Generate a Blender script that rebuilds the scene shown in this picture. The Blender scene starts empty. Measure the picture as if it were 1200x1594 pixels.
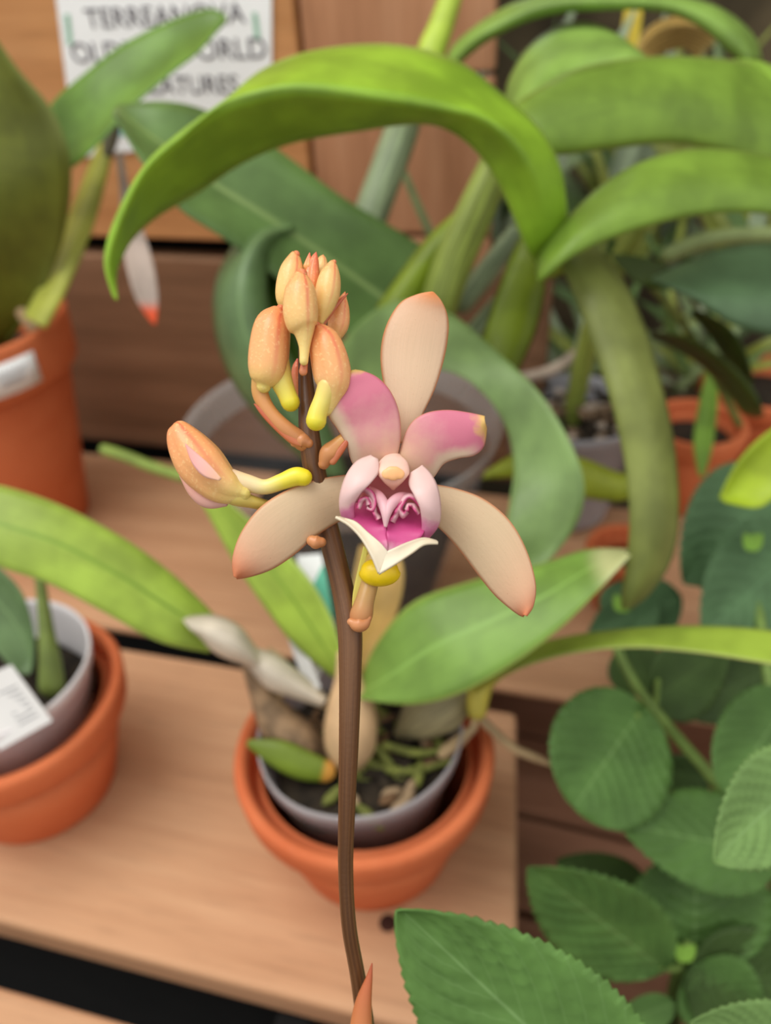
import bpy, math, random
from mathutils import Vector, Matrix, noise
random.seed(7)
S = bpy.context.scene
COL = S.collection
# ------------------------------------------------------------------ camera
F = 1250.0                                   # focal length in pixels of the 1200x1594 frame
TILT, YAW, ROLL = math.radians(36), math.radians(16.5), math.radians(3.5)
CAM = Vector((0, 0, 1.20)); SHELF = 0.75
fw = Vector((-math.sin(YAW)*math.cos(TILT), math.cos(YAW)*math.cos(TILT), -math.sin(TILT)))
r0 = Vector((math.cos(YAW), math.sin(YAW), 0)); u0 = r0.cross(fw)
rt = r0*math.cos(ROLL) - u0*math.sin(ROLL); up = u0*math.cos(ROLL) + r0*math.sin(ROLL)
cd = bpy.data.cameras.new('camera'); cam = bpy.data.objects.new('camera', cd); COL.objects.link(cam)
M4 = Matrix((rt, up, -fw)).transposed().to_4x4(); M4.translation = CAM; cam.matrix_world = M4
cd.sensor_fit = 'VERTICAL'; cd.sensor_height = 36; cd.sensor_width = 36*1200/1594
cd.lens = F/1594*36; cd.clip_start = .01; cd.clip_end = 50
cd.dof.use_dof = True; cd.dof.focus_distance = .171; cd.dof.aperture_fstop = 9.5
S.camera = cam
# ------------------------------------------------------------------ light
w = bpy.data.worlds.new('sky'); S.world = w; w.use_nodes = True
_t = w.node_tree; _c = _t.nodes.new('ShaderNodeTexCoord'); _x = _t.nodes.new('ShaderNodeSeparateXYZ'); _m = _t.nodes.new('ShaderNodeMapRange')
_t.links.new(_c.outputs['Generated'], _x.inputs[0]); _t.links.new(_x.outputs[2], _m.inputs[0])
_m.inputs[1].default_value = -.3; _m.inputs[2].default_value = .5; _m.inputs[3].default_value = .18; _m.inputs[4].default_value = 1.15
w.node_tree.nodes['Background'].inputs[0].default_value = (1, .985, .95, 1)
_t.links.new(_m.outputs[0], w.node_tree.nodes['Background'].inputs[1])
def area(name, loc, target, size, power, col=(1, 1, 1)):
    l = bpy.data.lights.new(name, 'AREA'); l.shape = 'SQUARE'; l.size = size; l.energy = power; l.color = col
    o = bpy.data.objects.new(name, l); COL.objects.link(o); o.location = loc
    o.rotation_euler = (Vector(target)-Vector(loc)).to_track_quat('-Z', 'Y').to_euler()
area('roof_daylight', (-.7, -.1, 2.9), (0, .5, .8), 1.3, 26, (1, .98, .93))
vs = S.view_settings; vs.view_transform = 'Standard'; vs.look = 'None'; vs.exposure = 0.0; vs.gamma = 1; vs.use_curve_mapping = False

# ------------------------------------------------------------------ helpers
def ray(px, py): return fw + rt*((px-600)/F) - up*((py-797)/F)
def P(px, py, d): return CAM + ray(px, py)*d
def onz(px, py, z): r = ray(px, py); return CAM + r*((z-CAM.z)/r.z)
def ony(px, py, y): r = ray(px, py); return CAM + r*((y-CAM.y)/r.y)
def dep(p): return (p-CAM).dot(fw)
def lin(c):
    return tuple(((v/255)/12.92 if v/255 <= .04045 else ((v/255+.055)/1.055)**2.4) for v in c)+(1,)
def tag(o, label=None, cat=None, group=None, kind=None):
    if label: o['label'] = label
    if cat: o['category'] = cat
    if group: o['group'] = group
    if kind: o['kind'] = kind
    return o
def thing(name, label, cat, loc, group=None):
    o = bpy.data.objects.new(name, None); COL.objects.link(o); o.location = loc; o.empty_display_size = .02
    o['_o'] = list(loc); return tag(o, label, cat, group)
def worldloc(o):
    v = o.location.copy()
    while o.parent: o = o.parent; v += o.location
    return v
def mesh(name, vs_, fs, mat, parent=None, uvs=None, smooth=True, thick=0, bevel=0, sub=0, origin=None, label=None):
    org = Vector(origin) if origin is not None else sum((Vector(v) for v in vs_), Vector())/len(vs_)
    base = worldloc(parent) if parent else Vector((0, 0, 0))
    me = bpy.data.meshes.new(name); me.from_pydata([tuple(Vector(v)-org) for v in vs_], [], fs)
    if uvs:
        ul = me.uv_layers.new(name='UVMap')
        for l in me.loops: ul.data[l.index].uv = uvs[l.vertex_index]
    me.materials.append(mat)
    for p in me.polygons: p.use_smooth = smooth
    me.update()
    o = bpy.data.objects.new(name, me); COL.objects.link(o)
    if parent: o.parent = parent
    o.location = org-base
    if bevel:
        m = o.modifiers.new('bevel', 'BEVEL'); m.width = bevel; m.segments = 3; m.limit_method = 'ANGLE'
    if thick:
        m = o.modifiers.new('thickness', 'SOLIDIFY'); m.thickness = thick; m.offset = 0
    if sub:
        m = o.modifiers.new('subdivision', 'SUBSURF'); m.levels = sub; m.render_levels = sub
    if label: o['label'] = label
    return o
def cr(pts, n):
    """Catmull-Rom through pts (tuples of any length), resampled to n."""
    out = []; m = len(pts)
    for i in range(n):
        t = i/(n-1)*(m-1); k = min(int(t), m-2); f = t-k
        p = [pts[max(k-1, 0)], pts[k], pts[k+1], pts[min(k+2, m-1)]]
        out.append(tuple(.5*(2*b+(c-a)*f+(2*a-5*b+4*c-d)*f*f+(3*b-a-3*c+d)*f**3) for a, b, c, d in zip(*p)))
    return out
def lerp(a, b, t): return a+(b-a)*t
def arr(v, n):
    if isinstance(v, (int, float)): return [v]*n
    return [x[0] for x in cr([(q,) for q in v], n)]
def blade(name, A, B, dm, mat, parent, Mid=None, dA=0, dB=0, keel=0, n=36, k=10, thick=.0009, crisp=False, label=None, origin=None, wav=0, seed=0):
    """leaf or petal between two edge curves; dm = depth of midrib along its length, dA/dB = how much deeper each edge lies"""
    a = cr(A, n); b = cr(B, n); d = arr(dm, n); ea = arr(dA, n); eb = arr(dB, n); ke = arr(keel, n)
    m = cr(Mid, n) if Mid else [((p[0]+q[0])/2, (p[1]+q[1])/2) for p, q in zip(a, b)]
    V = []; U = []
    for i in range(n):
        v = i/(n-1); wv = wav*math.sin(v*17+seed)
        pa = P(*a[i], d[i]+ea[i]+wv); pb = P(*b[i], d[i]+eb[i]-wv)
        wdt = (pb-pa).length
        pm = P(*m[i], d[i]) + fw*(ke[i]*min(1, wdt/.02))
        for j in range(k+1):
            s = j/k
            if crisp:
                h = pa.lerp(pm, s*2) if s < .5 else pm.lerp(pb, s*2-1)
                c = pm*2-(pa+pb)*.5
                q = pa*(1-s)**2+c*2*s*(1-s)+pb*s*s
                V.append(h.lerp(q, .12))
            else:
                c = pm*2-(pa+pb)*.5
                V.append(pa*(1-s)**2+c*2*s*(1-s)+pb*s*s)
            U.append((s, v))
    fs = [(i*(k+1)+j, i*(k+1)+j+1, (i+1)*(k+1)+j+1, (i+1)*(k+1)+j) for i in range(n-1) for j in range(k)]
    return mesh(name, V, fs, mat, parent, U, thick=thick, label=label, origin=origin)
def tube3(name, pts, rad, mat, parent=None, n=24, k=14, ridge=0, nr=3, flat=1, label=None, ph=0, origin=None, round_=True):
    c = [Vector(p) for p in cr([tuple(p) for p in pts], n)]; r = arr(rad, n)
    def cap(c0, c1, R_):
        d_ = (c0-c1).normalized(); return [(c0+d_*R_*math.sin(a), R_*math.cos(a)) for a in (.4, .8, 1.15, 1.4)]
    if round_ and r[-1] > 0:
        e = cap(c[-1], c[-2], r[-1]); c += [q[0] for q in e]; r += [q[1] for q in e]
    if round_ and r[0] > 0:
        e = cap(c[0], c[1], r[0])[::-1]; c = [q[0] for q in e]+c; r = [q[1] for q in e]+r
    n = len(c)
    V = []; U = []; nx = None
    ref = fw
    for i in range(n):
        t = (c[min(i+1, n-1)]-c[max(i-1, 0)]).normalized()
        if nx is None:
            nx = ref-t*ref.dot(t)
            if nx.length < .2: nx = rt-t*rt.dot(t)
            nx.normalize()
        else: nx = (nx-t*nx.dot(t)).normalized()
        ny = t.cross(nx)
        for j in range(k):
            a = 2*math.pi*j/k
            rr = max(r[i], .00002)*(1-ridge*(abs(math.cos(nr*(a+ph)/2))**12))
            V.append(c[i]+nx*(math.cos(a)*rr*flat)+ny*(math.sin(a)*rr)); U.append((j/k, i/(n-1)))
    fs = [(i*k+j, i*k+(j+1) % k, (i+1)*k+(j+1) % k, (i+1)*k+j) for i in range(n-1) for j in range(k)]
    V.append(c[0]); U.append((0, 0)); V.append(c[-1]); U.append((0, 1))
    fs += [(n*k, (j+1) % k, j) for j in range(k)]+[(n*k+1, (n-1)*k+j, (n-1)*k+(j+1) % k) for j in range(k)]
    return mesh(name, V, fs, mat, parent, U, label=label, origin=origin)
def tube(name, pts, d, rpx, mat, parent=None, **kw):
    """pts in pixels, d depth(s), rpx radius in pixels at that depth"""
    n = len(pts); dd = arr(d, n); rr = arr(rpx, n)
    return tube3(name, [P(x, y, q) for (x, y), q in zip(pts, dd)], [r*q/F for r, q in zip(rr, dd)], mat, parent, **kw)
def lathe(name, c, prof, mat, parent=None, k=64, wob=0, label=None, origin=None):
    V = []; U = []
    for i, (r, z) in enumerate(prof):
        for j in range(k):
            a = 2*math.pi*j/k; q = r*(1+wob*math.sin(a*5+z*60)*.5+wob*math.sin(a*3+1))
            V.append(Vector(c)+Vector((q*math.cos(a), q*math.sin(a), z))); U.append((j/k, i/(len(prof)-1)))
    n = len(prof)
    fs = [(i*k+j, i*k+(j+1) % k, (i+1)*k+(j+1) % k, (i+1)*k+j) for i in range(n-1) for j in range(k)]
    return mesh(name, V, fs, mat, parent, U, label=label, origin=origin)
def slab(name, poly, z0, z1, mat, parent=None, bevel=.003, origin=None):
    n = len(poly); V = [(x, y, z0) for x, y in poly]+[(x, y, z1) for x, y in poly]
    fs = [tuple(range(n))[::-1], tuple(range(n, 2*n))]+[(i, (i+1) % n, n+(i+1) % n, n+i) for i in range(n)]
    return mesh(name, V, fs, mat, parent, smooth=False, bevel=bevel, origin=origin)
def box(name, x0, x1, y0, y1, z0, z1, mat, parent=None, bevel=.003):
    return slab(name, [(x0, y0), (x1, y0), (x1, y1), (x0, y1)], z0, z1, mat, parent, bevel)

# ------------------------------------------------------------------ materials
class NT:
    def __init__(s, name):
        s.m = bpy.data.materials.new(name); s.m.use_nodes = True; s.t = s.m.node_tree
        s.b = s.t.nodes['Principled BSDF']; s.out = s.t.nodes['Material Output']
    def n(s, typ, **kw):
        x = s.t.nodes.new(typ)
        for a, v in kw.items(): setattr(x, a, v)
        return x
    def l(s, a, b): s.t.links.new(a, b)
    def mix(s, f, a, b, mode='MIX'):
        x = s.n('ShaderNodeMix', data_type='RGBA', blend_type=mode)
        for i, v in ((0, f), (6, a), (7, b)):
            if hasattr(v, 'is_linked'): s.l(v, x.inputs[i])
            else: x.inputs[i].default_value = v
        return x.outputs[2]
    def ramp(s, f, stops):
        x = s.n('ShaderNodeValToRGB'); e = x.color_ramp.elements
        while len(e) < len(stops): e.new(.5)
        for q, (p, c) in zip(e, stops): q.position = p; q.color = c if len(c) == 4 else lin(c)
        s.l(f, x.inputs[0]); return x.outputs[0]
    def fac(s, f, a, b):
        x = s.n('ShaderNodeMapRange', interpolation_type='SMOOTHSTEP'); s.l(f, x.inputs[0])
        x.inputs[1].default_value = a; x.inputs[2].default_value = b; return x.outputs[0]
    def math(s, op, a, b=0):
        x = s.n('ShaderNodeMath', operation=op)
        for i, v in ((0, a), (1, b)):
            if hasattr(v, 'is_linked'): s.l(v, x.inputs[i])
            else: x.inputs[i].default_value = v
        return x.outputs[0]
    def coord(s, kind='Object', scale=(1, 1, 1), rot=(0, 0, 0)):
        c = s.n('ShaderNodeTexCoord'); m = s.n('ShaderNodeMapping'); s.l(c.outputs[kind], m.inputs[0])
        m.inputs[3].default_value = scale; m.inputs[2].default_value = rot; return m.outputs[0]
    def noise(s, vec, scale, detail=3, rough=.55):
        x = s.n('ShaderNodeTexNoise'); s.l(vec, x.inputs[0]); x.inputs['Scale'].default_value = scale
        x.inputs['Detail'].default_value = detail; x.inputs['Roughness'].default_value = rough; return x.outputs[0]
    def bump(s, h, st, dist=.001):
        x = s.n('ShaderNodeBump'); x.inputs[0].default_value = st; x.inputs[1].default_value = dist
        s.l(h, x.inputs['Height']); s.l(x.outputs[0], s.b.inputs['Normal']); return x.outputs[0]
    def uv(s):
        c = s.n('ShaderNodeTexCoord'); x = s.n('ShaderNodeSeparateXYZ'); s.l(c.outputs['UV'], x.inputs[0]); return x.outputs[0], x.outputs[1]
    def translucent(s, colsock, f, normal=None):
        t = s.n('ShaderNodeBsdfTranslucent'); s.l(colsock, t.inputs[0]); m = s.n('ShaderNodeMixShader')
        m.inputs[0].default_value = f; s.l(s.b.outputs[0], m.inputs[1]); s.l(t.outputs[0], m.inputs[2]); s.l(m.outputs[0], s.out.inputs[0])
        if normal: s.l(normal, t.inputs['Normal'])
def leafmat(name, col, mid=None, edge=None, tip=None, base=None, rough=.38, tr=.25, var=.25, streak=.12, veins=0, spec=.4):
    q = NT(name); u, v = q.uv()
    c = lin(col); dark = tuple(x*(1-var) for x in c[:3])+(1,); lite = tuple(min(1, x*(1+var)) for x in c[:3])+(1,)
    nv = q.noise(q.coord(), 28, 3)
    s = q.mix(q.fac(nv, .3, .7), dark, lite)
    st = q.noise(q.coord('UV', (34, 1.5, 1)), 1.5, 2)
    s = q.mix(q.math('MULTIPLY', q.fac(st, .35, .7), streak*2), s, tuple(x*.55 for x in c[:3])+(1,))
    e = q.math('ABSOLUTE', q.math('SUBTRACT', u, .5))
    if mid: s = q.mix(q.fac(e, .045, .0), s, lin(mid))
    if edge: s = q.mix(q.fac(e, .455, .5), s, lin(edge))
    if tip: s = q.mix(q.fac(v, .80, .9), s, lin(tip))
    if base: s = q.mix(q.fac(v, .22, 0), s, lin(base))
    q.l(s, q.b.inputs['Base Color']); q.b.inputs['Roughness'].default_value = rough
    q.b.inputs['Specular IOR Level'].default_value = spec
    nb = q.bump(st, .15, .0006)
    q.translucent(s, tr)
    return q.m
def plain(name, col, rough=.6, var=.15, sc=40, bump=.1, spec=.4, tr=0, metal=0):
    q = NT(name); c = lin(col)
    nz = q.noise(q.coord(), sc, 4)
    s = q.mix(q.fac(nz, .3, .7), tuple(x*(1-var) for x in c[:3])+(1,), tuple(min(1, x*(1+var)) for x in c[:3])+(1,))
    q.l(s, q.b.inputs['Base Color']); q.b.inputs['Roughness'].default_value = rough; q.b.inputs['Specular IOR Level'].default_value = spec
    q.bump(nz, bump, .001)
    if tr: q.translucent(s, tr)
    return q.m
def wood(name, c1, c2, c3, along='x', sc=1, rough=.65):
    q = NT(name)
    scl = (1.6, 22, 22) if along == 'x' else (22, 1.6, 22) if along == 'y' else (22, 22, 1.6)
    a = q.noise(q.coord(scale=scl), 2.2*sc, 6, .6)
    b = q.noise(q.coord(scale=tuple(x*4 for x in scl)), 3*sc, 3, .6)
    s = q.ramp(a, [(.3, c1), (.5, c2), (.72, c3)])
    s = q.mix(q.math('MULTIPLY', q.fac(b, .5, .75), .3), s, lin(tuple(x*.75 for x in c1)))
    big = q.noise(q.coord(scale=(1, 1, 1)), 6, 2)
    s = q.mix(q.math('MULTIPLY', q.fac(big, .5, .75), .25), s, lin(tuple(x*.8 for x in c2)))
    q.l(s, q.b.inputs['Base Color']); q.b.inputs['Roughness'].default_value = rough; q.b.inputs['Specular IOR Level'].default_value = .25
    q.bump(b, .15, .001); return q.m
def terracotta(name, c, c2):
    q = NT(name); a = q.noise(q.coord(), 14, 5, .6)
    s = q.mix(q.fac(a, .35, .7), lin(c), lin(c2))
    f = q.noise(q.coord(), 160, 3); s = q.mix(q.math('MULTIPLY', q.fac(f, .55, .8), .15), s, lin((222, 150, 116)))
    q.l(s, q.b.inputs['Base Color']); q.b.inputs['Roughness'].default_value = .75; q.b.inputs['Specular IOR Level'].default_value = .25
    q.bump(f, .08, .001); return q.m
def plastic(name, col, alpha=.5, rough=.25):
    q = NT(name); q.b.inputs['Base Color'].default_value = lin(col); q.b.inputs['Roughness'].default_value = rough
    tp = q.n('ShaderNodeBsdfTransparent'); m = q.n('ShaderNodeMixShader'); m.inputs[0].default_value = alpha
    q.l(tp.outputs[0], m.inputs[1]); q.l(q.b.outputs[0], m.inputs[2]); q.l(m.outputs[0], q.out.inputs[0]); return q.m

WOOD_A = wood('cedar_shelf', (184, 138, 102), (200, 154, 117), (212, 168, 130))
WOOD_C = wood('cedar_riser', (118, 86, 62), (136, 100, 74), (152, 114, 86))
WOOD_D = wood('cedar_wall', (190, 132, 82), (204, 146, 94), (214, 158, 106))
WOOD_P = wood('cedar_post', (168, 118, 84), (186, 134, 98), (198, 148, 112), 'z')
WOOD_L = wood('cedar_deck', (138, 96, 72), (160, 114, 88), (174, 128, 102))
BLACK = plain('black_gap_shade', (12, 11, 10), .95, .3)  # near-black colour standing in for the darkness under and between the planks
TERRA = terracotta('terracotta', (200, 104, 62), (212, 118, 74))
SOIL = plain('dark_bark_mix', (42, 34, 24), .95, .6, 90, 1)
G_ARCH = leafmat('leaf_fresh_green', (140, 180, 48), edge=(168, 200, 90), tr=.03)
G_ARCH2 = leafmat('leaf_mid_green', (132, 166, 62), edge=(150, 170, 84))
G_PALE = leafmat('leaf_pale_green', (146, 182, 86), edge=(176, 190, 110))
G_OLIVE = leafmat('leaf_olive_green', (142, 152, 80), edge=(140, 150, 80))
G_GREY = leafmat('leaf_soft_green', (134, 164, 98), edge=(150, 180, 110), tr=.2)
G_TEAL = leafmat('leaf_blue_green', (104, 132, 84), mid=(120, 150, 96), tr=.15)
G_TEALP = leafmat('leaf_blue_green_creased', (104, 136, 74), mid=(140, 166, 100), tr=.15)
G_DKOL = leafmat('leaf_dark_olive', (104, 112, 36), edge=(124, 134, 60), tr=.2)
G_UL = leafmat('leaf_grass_green', (116, 154, 66), edge=(110, 160, 66))
G_LIME = leafmat('leaf_lime', (176, 204, 82), mid=(136, 172, 60), edge=(186, 206, 110), tr=.3)
G_LOWER = leafmat('leaf_lower_green', (130, 168, 74), mid=(146, 188, 90), edge=(170, 190, 96), tip=(206, 210, 150))
G_YEL = leafmat('leaf_yellow_green', (178, 190, 60), edge=(186, 196, 90), tr=.3)
G_TAN = leafmat('leaf_fading_tan', (196, 158, 84), edge=(200, 170, 100))
PAPER_SH = leafmat('dry_sheath', (236, 224, 204), rough=.7, tr=.2, var=.2, streak=.3)
BULB = plain('cream_pseudobulb', (206, 170, 128), .5, .12, 60)
BULBG = leafmat('grey_papery_pseudobulb', (158, 146, 108), rough=.6, streak=.4, tr=.05)
ROOT = plain('pale_root', (176, 150, 112), .7, .2, 60)
MOSS = plain('moss_green_root', (112, 118, 54), .8, .35, 120, .6)
WHITEP = plain('white_paper', (250, 252, 252), .8, .01)
INK = plain('black_ink', (84, 78, 88), .8, .05)

# ------------------------------------------------------------------ staging
yA0 = onz(300, 1512, SHELF).y; yA1 = onz(300, 1026, SHELF).y
yB0 = onz(300, 994, SHELF).y; yB1 = onz(200, 710, SHELF).y
yF = onz(100, 1563, SHELF).y
eA = onz(804, 1110, SHELF); eB = onz(806, 1480, SHELF)
def xend(y): return eA.x+(eB.x-eA.x)*(y-eA.y)/(eB.y-eA.y)
TH = .024
XL = -1.0
stage = thing('plant_staging', 'stepped cedar plank staging carrying the terracotta pots', 'staging', (0, yA0, SHELF-.4))
slab('plank', [(XL, yA0), (xend(yA0), yA0), (xend(yA1), yA1), (XL, yA1)], SHELF-TH, SHELF, WOOD_A, stage, .004)
slab('plank', [(XL, yB0), (.75, yB0), (.75, yB1), (XL, yB1)], SHELF-.009, SHELF, WOOD_A, stage, .004)
slab('plank', [(XL, yF-.16), (xend(yA0), yF-.16), (xend(yA0), yF), (XL, yF)], SHELF-TH, SHELF, WOOD_A, stage, .004)
# knot hole in the front plank
kh = onz(604, 1437, SHELF)
lathe('knot', kh, [(.0, .0006), (.0026, .0007), (.0040, .0008), (.0050, .0004), (.0052, -.001)], plain('dark_knot', (58, 30, 20), .9, .3), stage, 20)
yC = yB1+.02
zC0 = ony(250, 697, yC).z; zC1 = ony(250, 400, yC).z; zD0 = ony(250, 372, yC).z
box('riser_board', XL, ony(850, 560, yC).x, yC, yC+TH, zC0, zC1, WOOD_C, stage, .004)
box('front_shade_panel', XL, .25, yA0+.02, yA0+.04, SHELF-.25, SHELF-TH-.001, BLACK, stage)  # added black panel that keeps the front plank gap dark
box('side_shade_panel', xend(yA0)-.13, xend(yA0)-.11, yF, yC, SHELF-.3, SHELF-TH-.001, BLACK, stage)  # added black panel closing off light under the shelf end
# back wall of horizontal cedar boards + upright
xw = ony(620, 60, yC).x
xp0 = ony(472, 120, yC).x
for i in range(4):
    o = box('wall_back' if i == 0 else 'wall_back', -1.3, xp0-.003, yC, yC+.02, zD0+i*.21+(.002 if i else 0), zD0+(i+1)*.21, WOOD_D, None, .002)
    o['kind'] = 'structure'
for i in range(9):
    x1 = xw+.07
    o = box('wall_back', xp0, x1, yC+.006, yC+.022, zD0-.23+i*.12, zD0-.23+(i+1)*.12-.004, WOOD_P, None, .002); o['kind'] = 'structure'
o = box('wall_back', -1.4, xw+.05, yC+.06, yC+.07, 0, 2.2, BLACK, None); o['kind'] = 'structure'  # added black backing so no sky light shows through the board gaps
o = box('wall_right', xw+.0, 2.6, yC+.45, yC+.47, 0, 3.0, plain('dark_brown_wall', (96, 84, 62), .9, .5, 8), None); o['kind'] = 'structure'  # dark brown wall beyond the plants
o = box('floor', -2.5, 2.5, -1.5, 3, -.02, 0, BLACK, None); o['kind'] = 'structure'
# lower slatted deck at the right
ZD = SHELF-.17
deck = thing('slatted_deck', 'lower reddish brown slatted deck beside the shelf end', 'deck', (.2, .3, ZD-.1))
ylines = [onz(880, 1283, ZD), onz(850, 1432, ZD)]
step = ylines[0].y-ylines[1].y
ang = math.radians(-3)
for i in range(-4, 6):
    ya = ylines[1].y+i*step+.002; yb = ya+step-.005; c = ylines[1]
    def rr(x, y): return (x, y+(x-c.x)*math.tan(ang))
    x0 = xend(yA0)-.09
    slab('slat', [rr(x0, ya), rr(1.0, ya), rr(1.0, yb), rr(x0, yb)], ZD-.02, ZD, WOOD_L, deck, .002)
box('bearer', .35, .39, -.1, .8, ZD-.1, ZD-.021, WOOD_L, deck)
print('LAYOUT', yA0, yA1, yB0, yB1, yC, zC1-SHELF, zD0-SHELF, 'step', step)

# ------------------------------------------------------------------ sign
ysg = yC-.002
p1 = ony(85, -40, ysg); p2 = ony(428, -30, ysg); p3 = ony(423, 210, ysg); p4 = ony(118, 246, ysg)
sign = thing('paper_sign', 'white printed paper sign pinned to the cedar back wall behind the leaves', 'sign', ony(118, 246, ysg))
zt = ony(250, -70, ysg).z
mesh('sheet', [p4, p3, Vector((p2.x, ysg, zt)), Vector((p1.x, ysg, zt))], [(0, 1, 2, 3)], WHITEP, sign, smooth=False, thick=.0004)
def text(s, name, loc, size, mat, parent, sx=1, rot=(math.pi/2, 0, 0), bold=.0):
    cu = bpy.data.curves.new(name, 'FONT'); cu.body = s; cu.size = size; cu.extrude = .0002; cu.offset = bold
    cu.align_x = 'CENTER'; t = bpy.data.objects.new(name, cu); COL.objects.link(t)
    dg = bpy.context.evaluated_depsgraph_get(); me = bpy.data.meshes.new_from_object(t.evaluated_get(dg))
    bpy.data.objects.remove(t); bpy.data.curves.remove(cu)
    o = bpy.data.objects.new(name, me); COL.objects.link(o); me.materials.append(mat)
    o.parent = parent; o.location = Vector(loc)-worldloc(parent); o.rotation_euler = rot; o.scale = (sx, 1, 1); return o
def rowtext(s, xa, xb, yt, yb):
    a = ony(xa, yt, ysg-.0006); b = ony(xb, yt, ysg-.0006); c = ony((xa+xb)/2, yb, ysg-.0006); top = ony((xa+xb)/2, yt, ysg-.0006)
    size = (top.z-c.z)/.70
    t = text(s, 'lettering', c, size, INK, sign, 1, bold=0)
    wd = max(v.co.x for v in t.data.vertices)-min(v.co.x for v in t.data.vertices)
    t.scale[0] = (b.x-a.x)/wd
rowtext('TERREANOVA', 130, 382, 8, 40)
rowtext('OLDEST WORLD', 108, 414, 62, 94)
rowtext('CREATURES', 190, 372, 118, 146)
GRN = plain('pale_green_print', (150, 196, 170), .8, .1)
for (xx, y0_, y1_) in ((104, 22, 70), (396, 20, 60)):
    q = [ony(xx+dx, yy, ysg-.0006) for dx, yy in ((-4, y0_), (4, y0_), (9, y1_), (1, y1_))]
    mesh('border_ornament', q, [(3, 2, 1, 0)], GRN, sign, smooth=False, thick=.0004, label='pale green printed corner ornament')
q = [ony(x, y, ysg-.0006) for x, y in ((130, 210), (420, 168), (422, 176), (131, 220))]
mesh('border_stripe', q, [(3, 2, 1, 0)], plain('teal_print', (150, 214, 210), .8, .1), sign, smooth=False, thick=.0004, label='pale teal printed lower stripe')

# ------------------------------------------------------------------ pots
def clay_pot(c, R, h, label, cat='pot', band=None, group=None):
    band = band or h*.24
    t = thing('terracotta_pot', label, cat, c, group)
    Rb = R*.66; rc = R*.90
    lathe('body', c, [(0, .003), (Rb*.9, .003), (Rb-.006, .008), (rc-.007, h-band), (rc-.007, h-band*.4), (rc-.003, h-.02*R/.06),
                      (rc, h-band-.001), (Rb+(rc-Rb)*.5, (h-band)*.5), (Rb, .003), (Rb-.003, 0), (0, 0)], TERRA, t, 72)
    lathe('rim', c, [(R-.0075, h-band), (R-.008, h-.004), (R-.006, h-.0008), (R-.0035, h), (R-.001, h-.001), (R, h-.004), (R-.0015, h-band+.003),
                     (R-.003, h-band), (rc-.0065, h-band-.0005)], TERRA, t, 72)
    return t
def inner_pot(parent, c, R, h, hz, mat, wob=.0, thick=.0012, lab=None):
    lathe('plastic_pot', c, [(0, .004), (R*.68, .004), (R*.70, .008), (R*.95, h-.012), (R, h-.010), (R*1.015, h-.004), (R*1.02, h),
                             (R*.995, h+.0005), (R*.98, h-.004), (R*.93, h-.014), (R*.68, .01)], mat, parent, 64, wob, label=lab)
    lathe('bark_mix', c, [(R*.9, hz), (R*.7, hz+.002), (R*.4, hz+.004), (0, hz+.005)], SOIL, parent, 40, .05)
# centre pot
H0 = .089
rc_ = onz(566, 1160, SHELF+H0); R0 = 203*dep(rc_)/F
C0 = Vector((rc_.x, rc_.y, SHELF+.0005)); print('centre', C0, R0, dep(rc_))
clay_pot(C0, R0, H0, 'terracotta pot in the centre of the shelf with grey plastic liner inside')
# lower-left pot
rl = onz(2, 1078, SHELF+H0); RL = R0*1.0
C1 = Vector((rl.x, rl.y, SHELF+.0005))
clay_pot(C1, RL, H0, 'terracotta pot at lower left holding a white plastic pot with a barcode tag')
# upper-left pot
H2 = .205
ru = onz(-88, 500, SHELF+H2); R2 = 183*dep(ru)/F
C2 = Vector((ru.x, min(ru.y, yC-R2-.003), SHELF+.0005)); print('UL', C2, R2, dep(ru))
pot2 = clay_pot(C2, R2, H2, 'tall terracotta pot at upper left edge with a small white label on its rim', band=.045)
# label on that pot's rim
aim = P(28, 585, dep(ru))
th0 = math.atan2(CAM.y-C2.y, CAM.x-C2.x)
def cylpt(th, z, r): return Vector((C2.x+r*math.cos(th), C2.y+r*math.sin(th), z))
def proj(p): d = p-CAM; q = d.dot(fw); return 600+F*d.dot(rt)/q, 797-F*d.dot(up)/q
best = min(((abs(proj(cylpt(t/100, SHELF+H2-.022, R2))[0]-56), t/100) for t in range(-150, 40)), key=lambda a: a[0])[1]
V = []; nn = 8
for i in range(nn+1):
    for z in (-.036, -.010): V.append(cylpt(best-i*.11+.0, SHELF+H2+z, R2+.0012))
mesh('label_sticker', V, [(2*i, 2*i+1, 2*i+3, 2*i+2) for i in range(nn)], WHITEP, pot2, thick=.0005, label='white handwritten label on the rim')
for k2, (a0, a1, zz) in enumerate(((.10, .40, -.019), (.14, .34, -.026))):
    V = []
    for i in range(25):
        t = best-lerp(a0, a1, i/24); z = SHELF+H2+zz+.0022*math.sin(i*1.9+k2)
        V += [cylpt(t, z, R2+.0018), cylpt(t, z+.0012, R2+.0018)]
    mesh('handwriting', V, [(2*i, 2*i+1, 2*i+3, 2*i+2) for i in range(24)], INK, pot2, thick=.0002)

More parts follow.
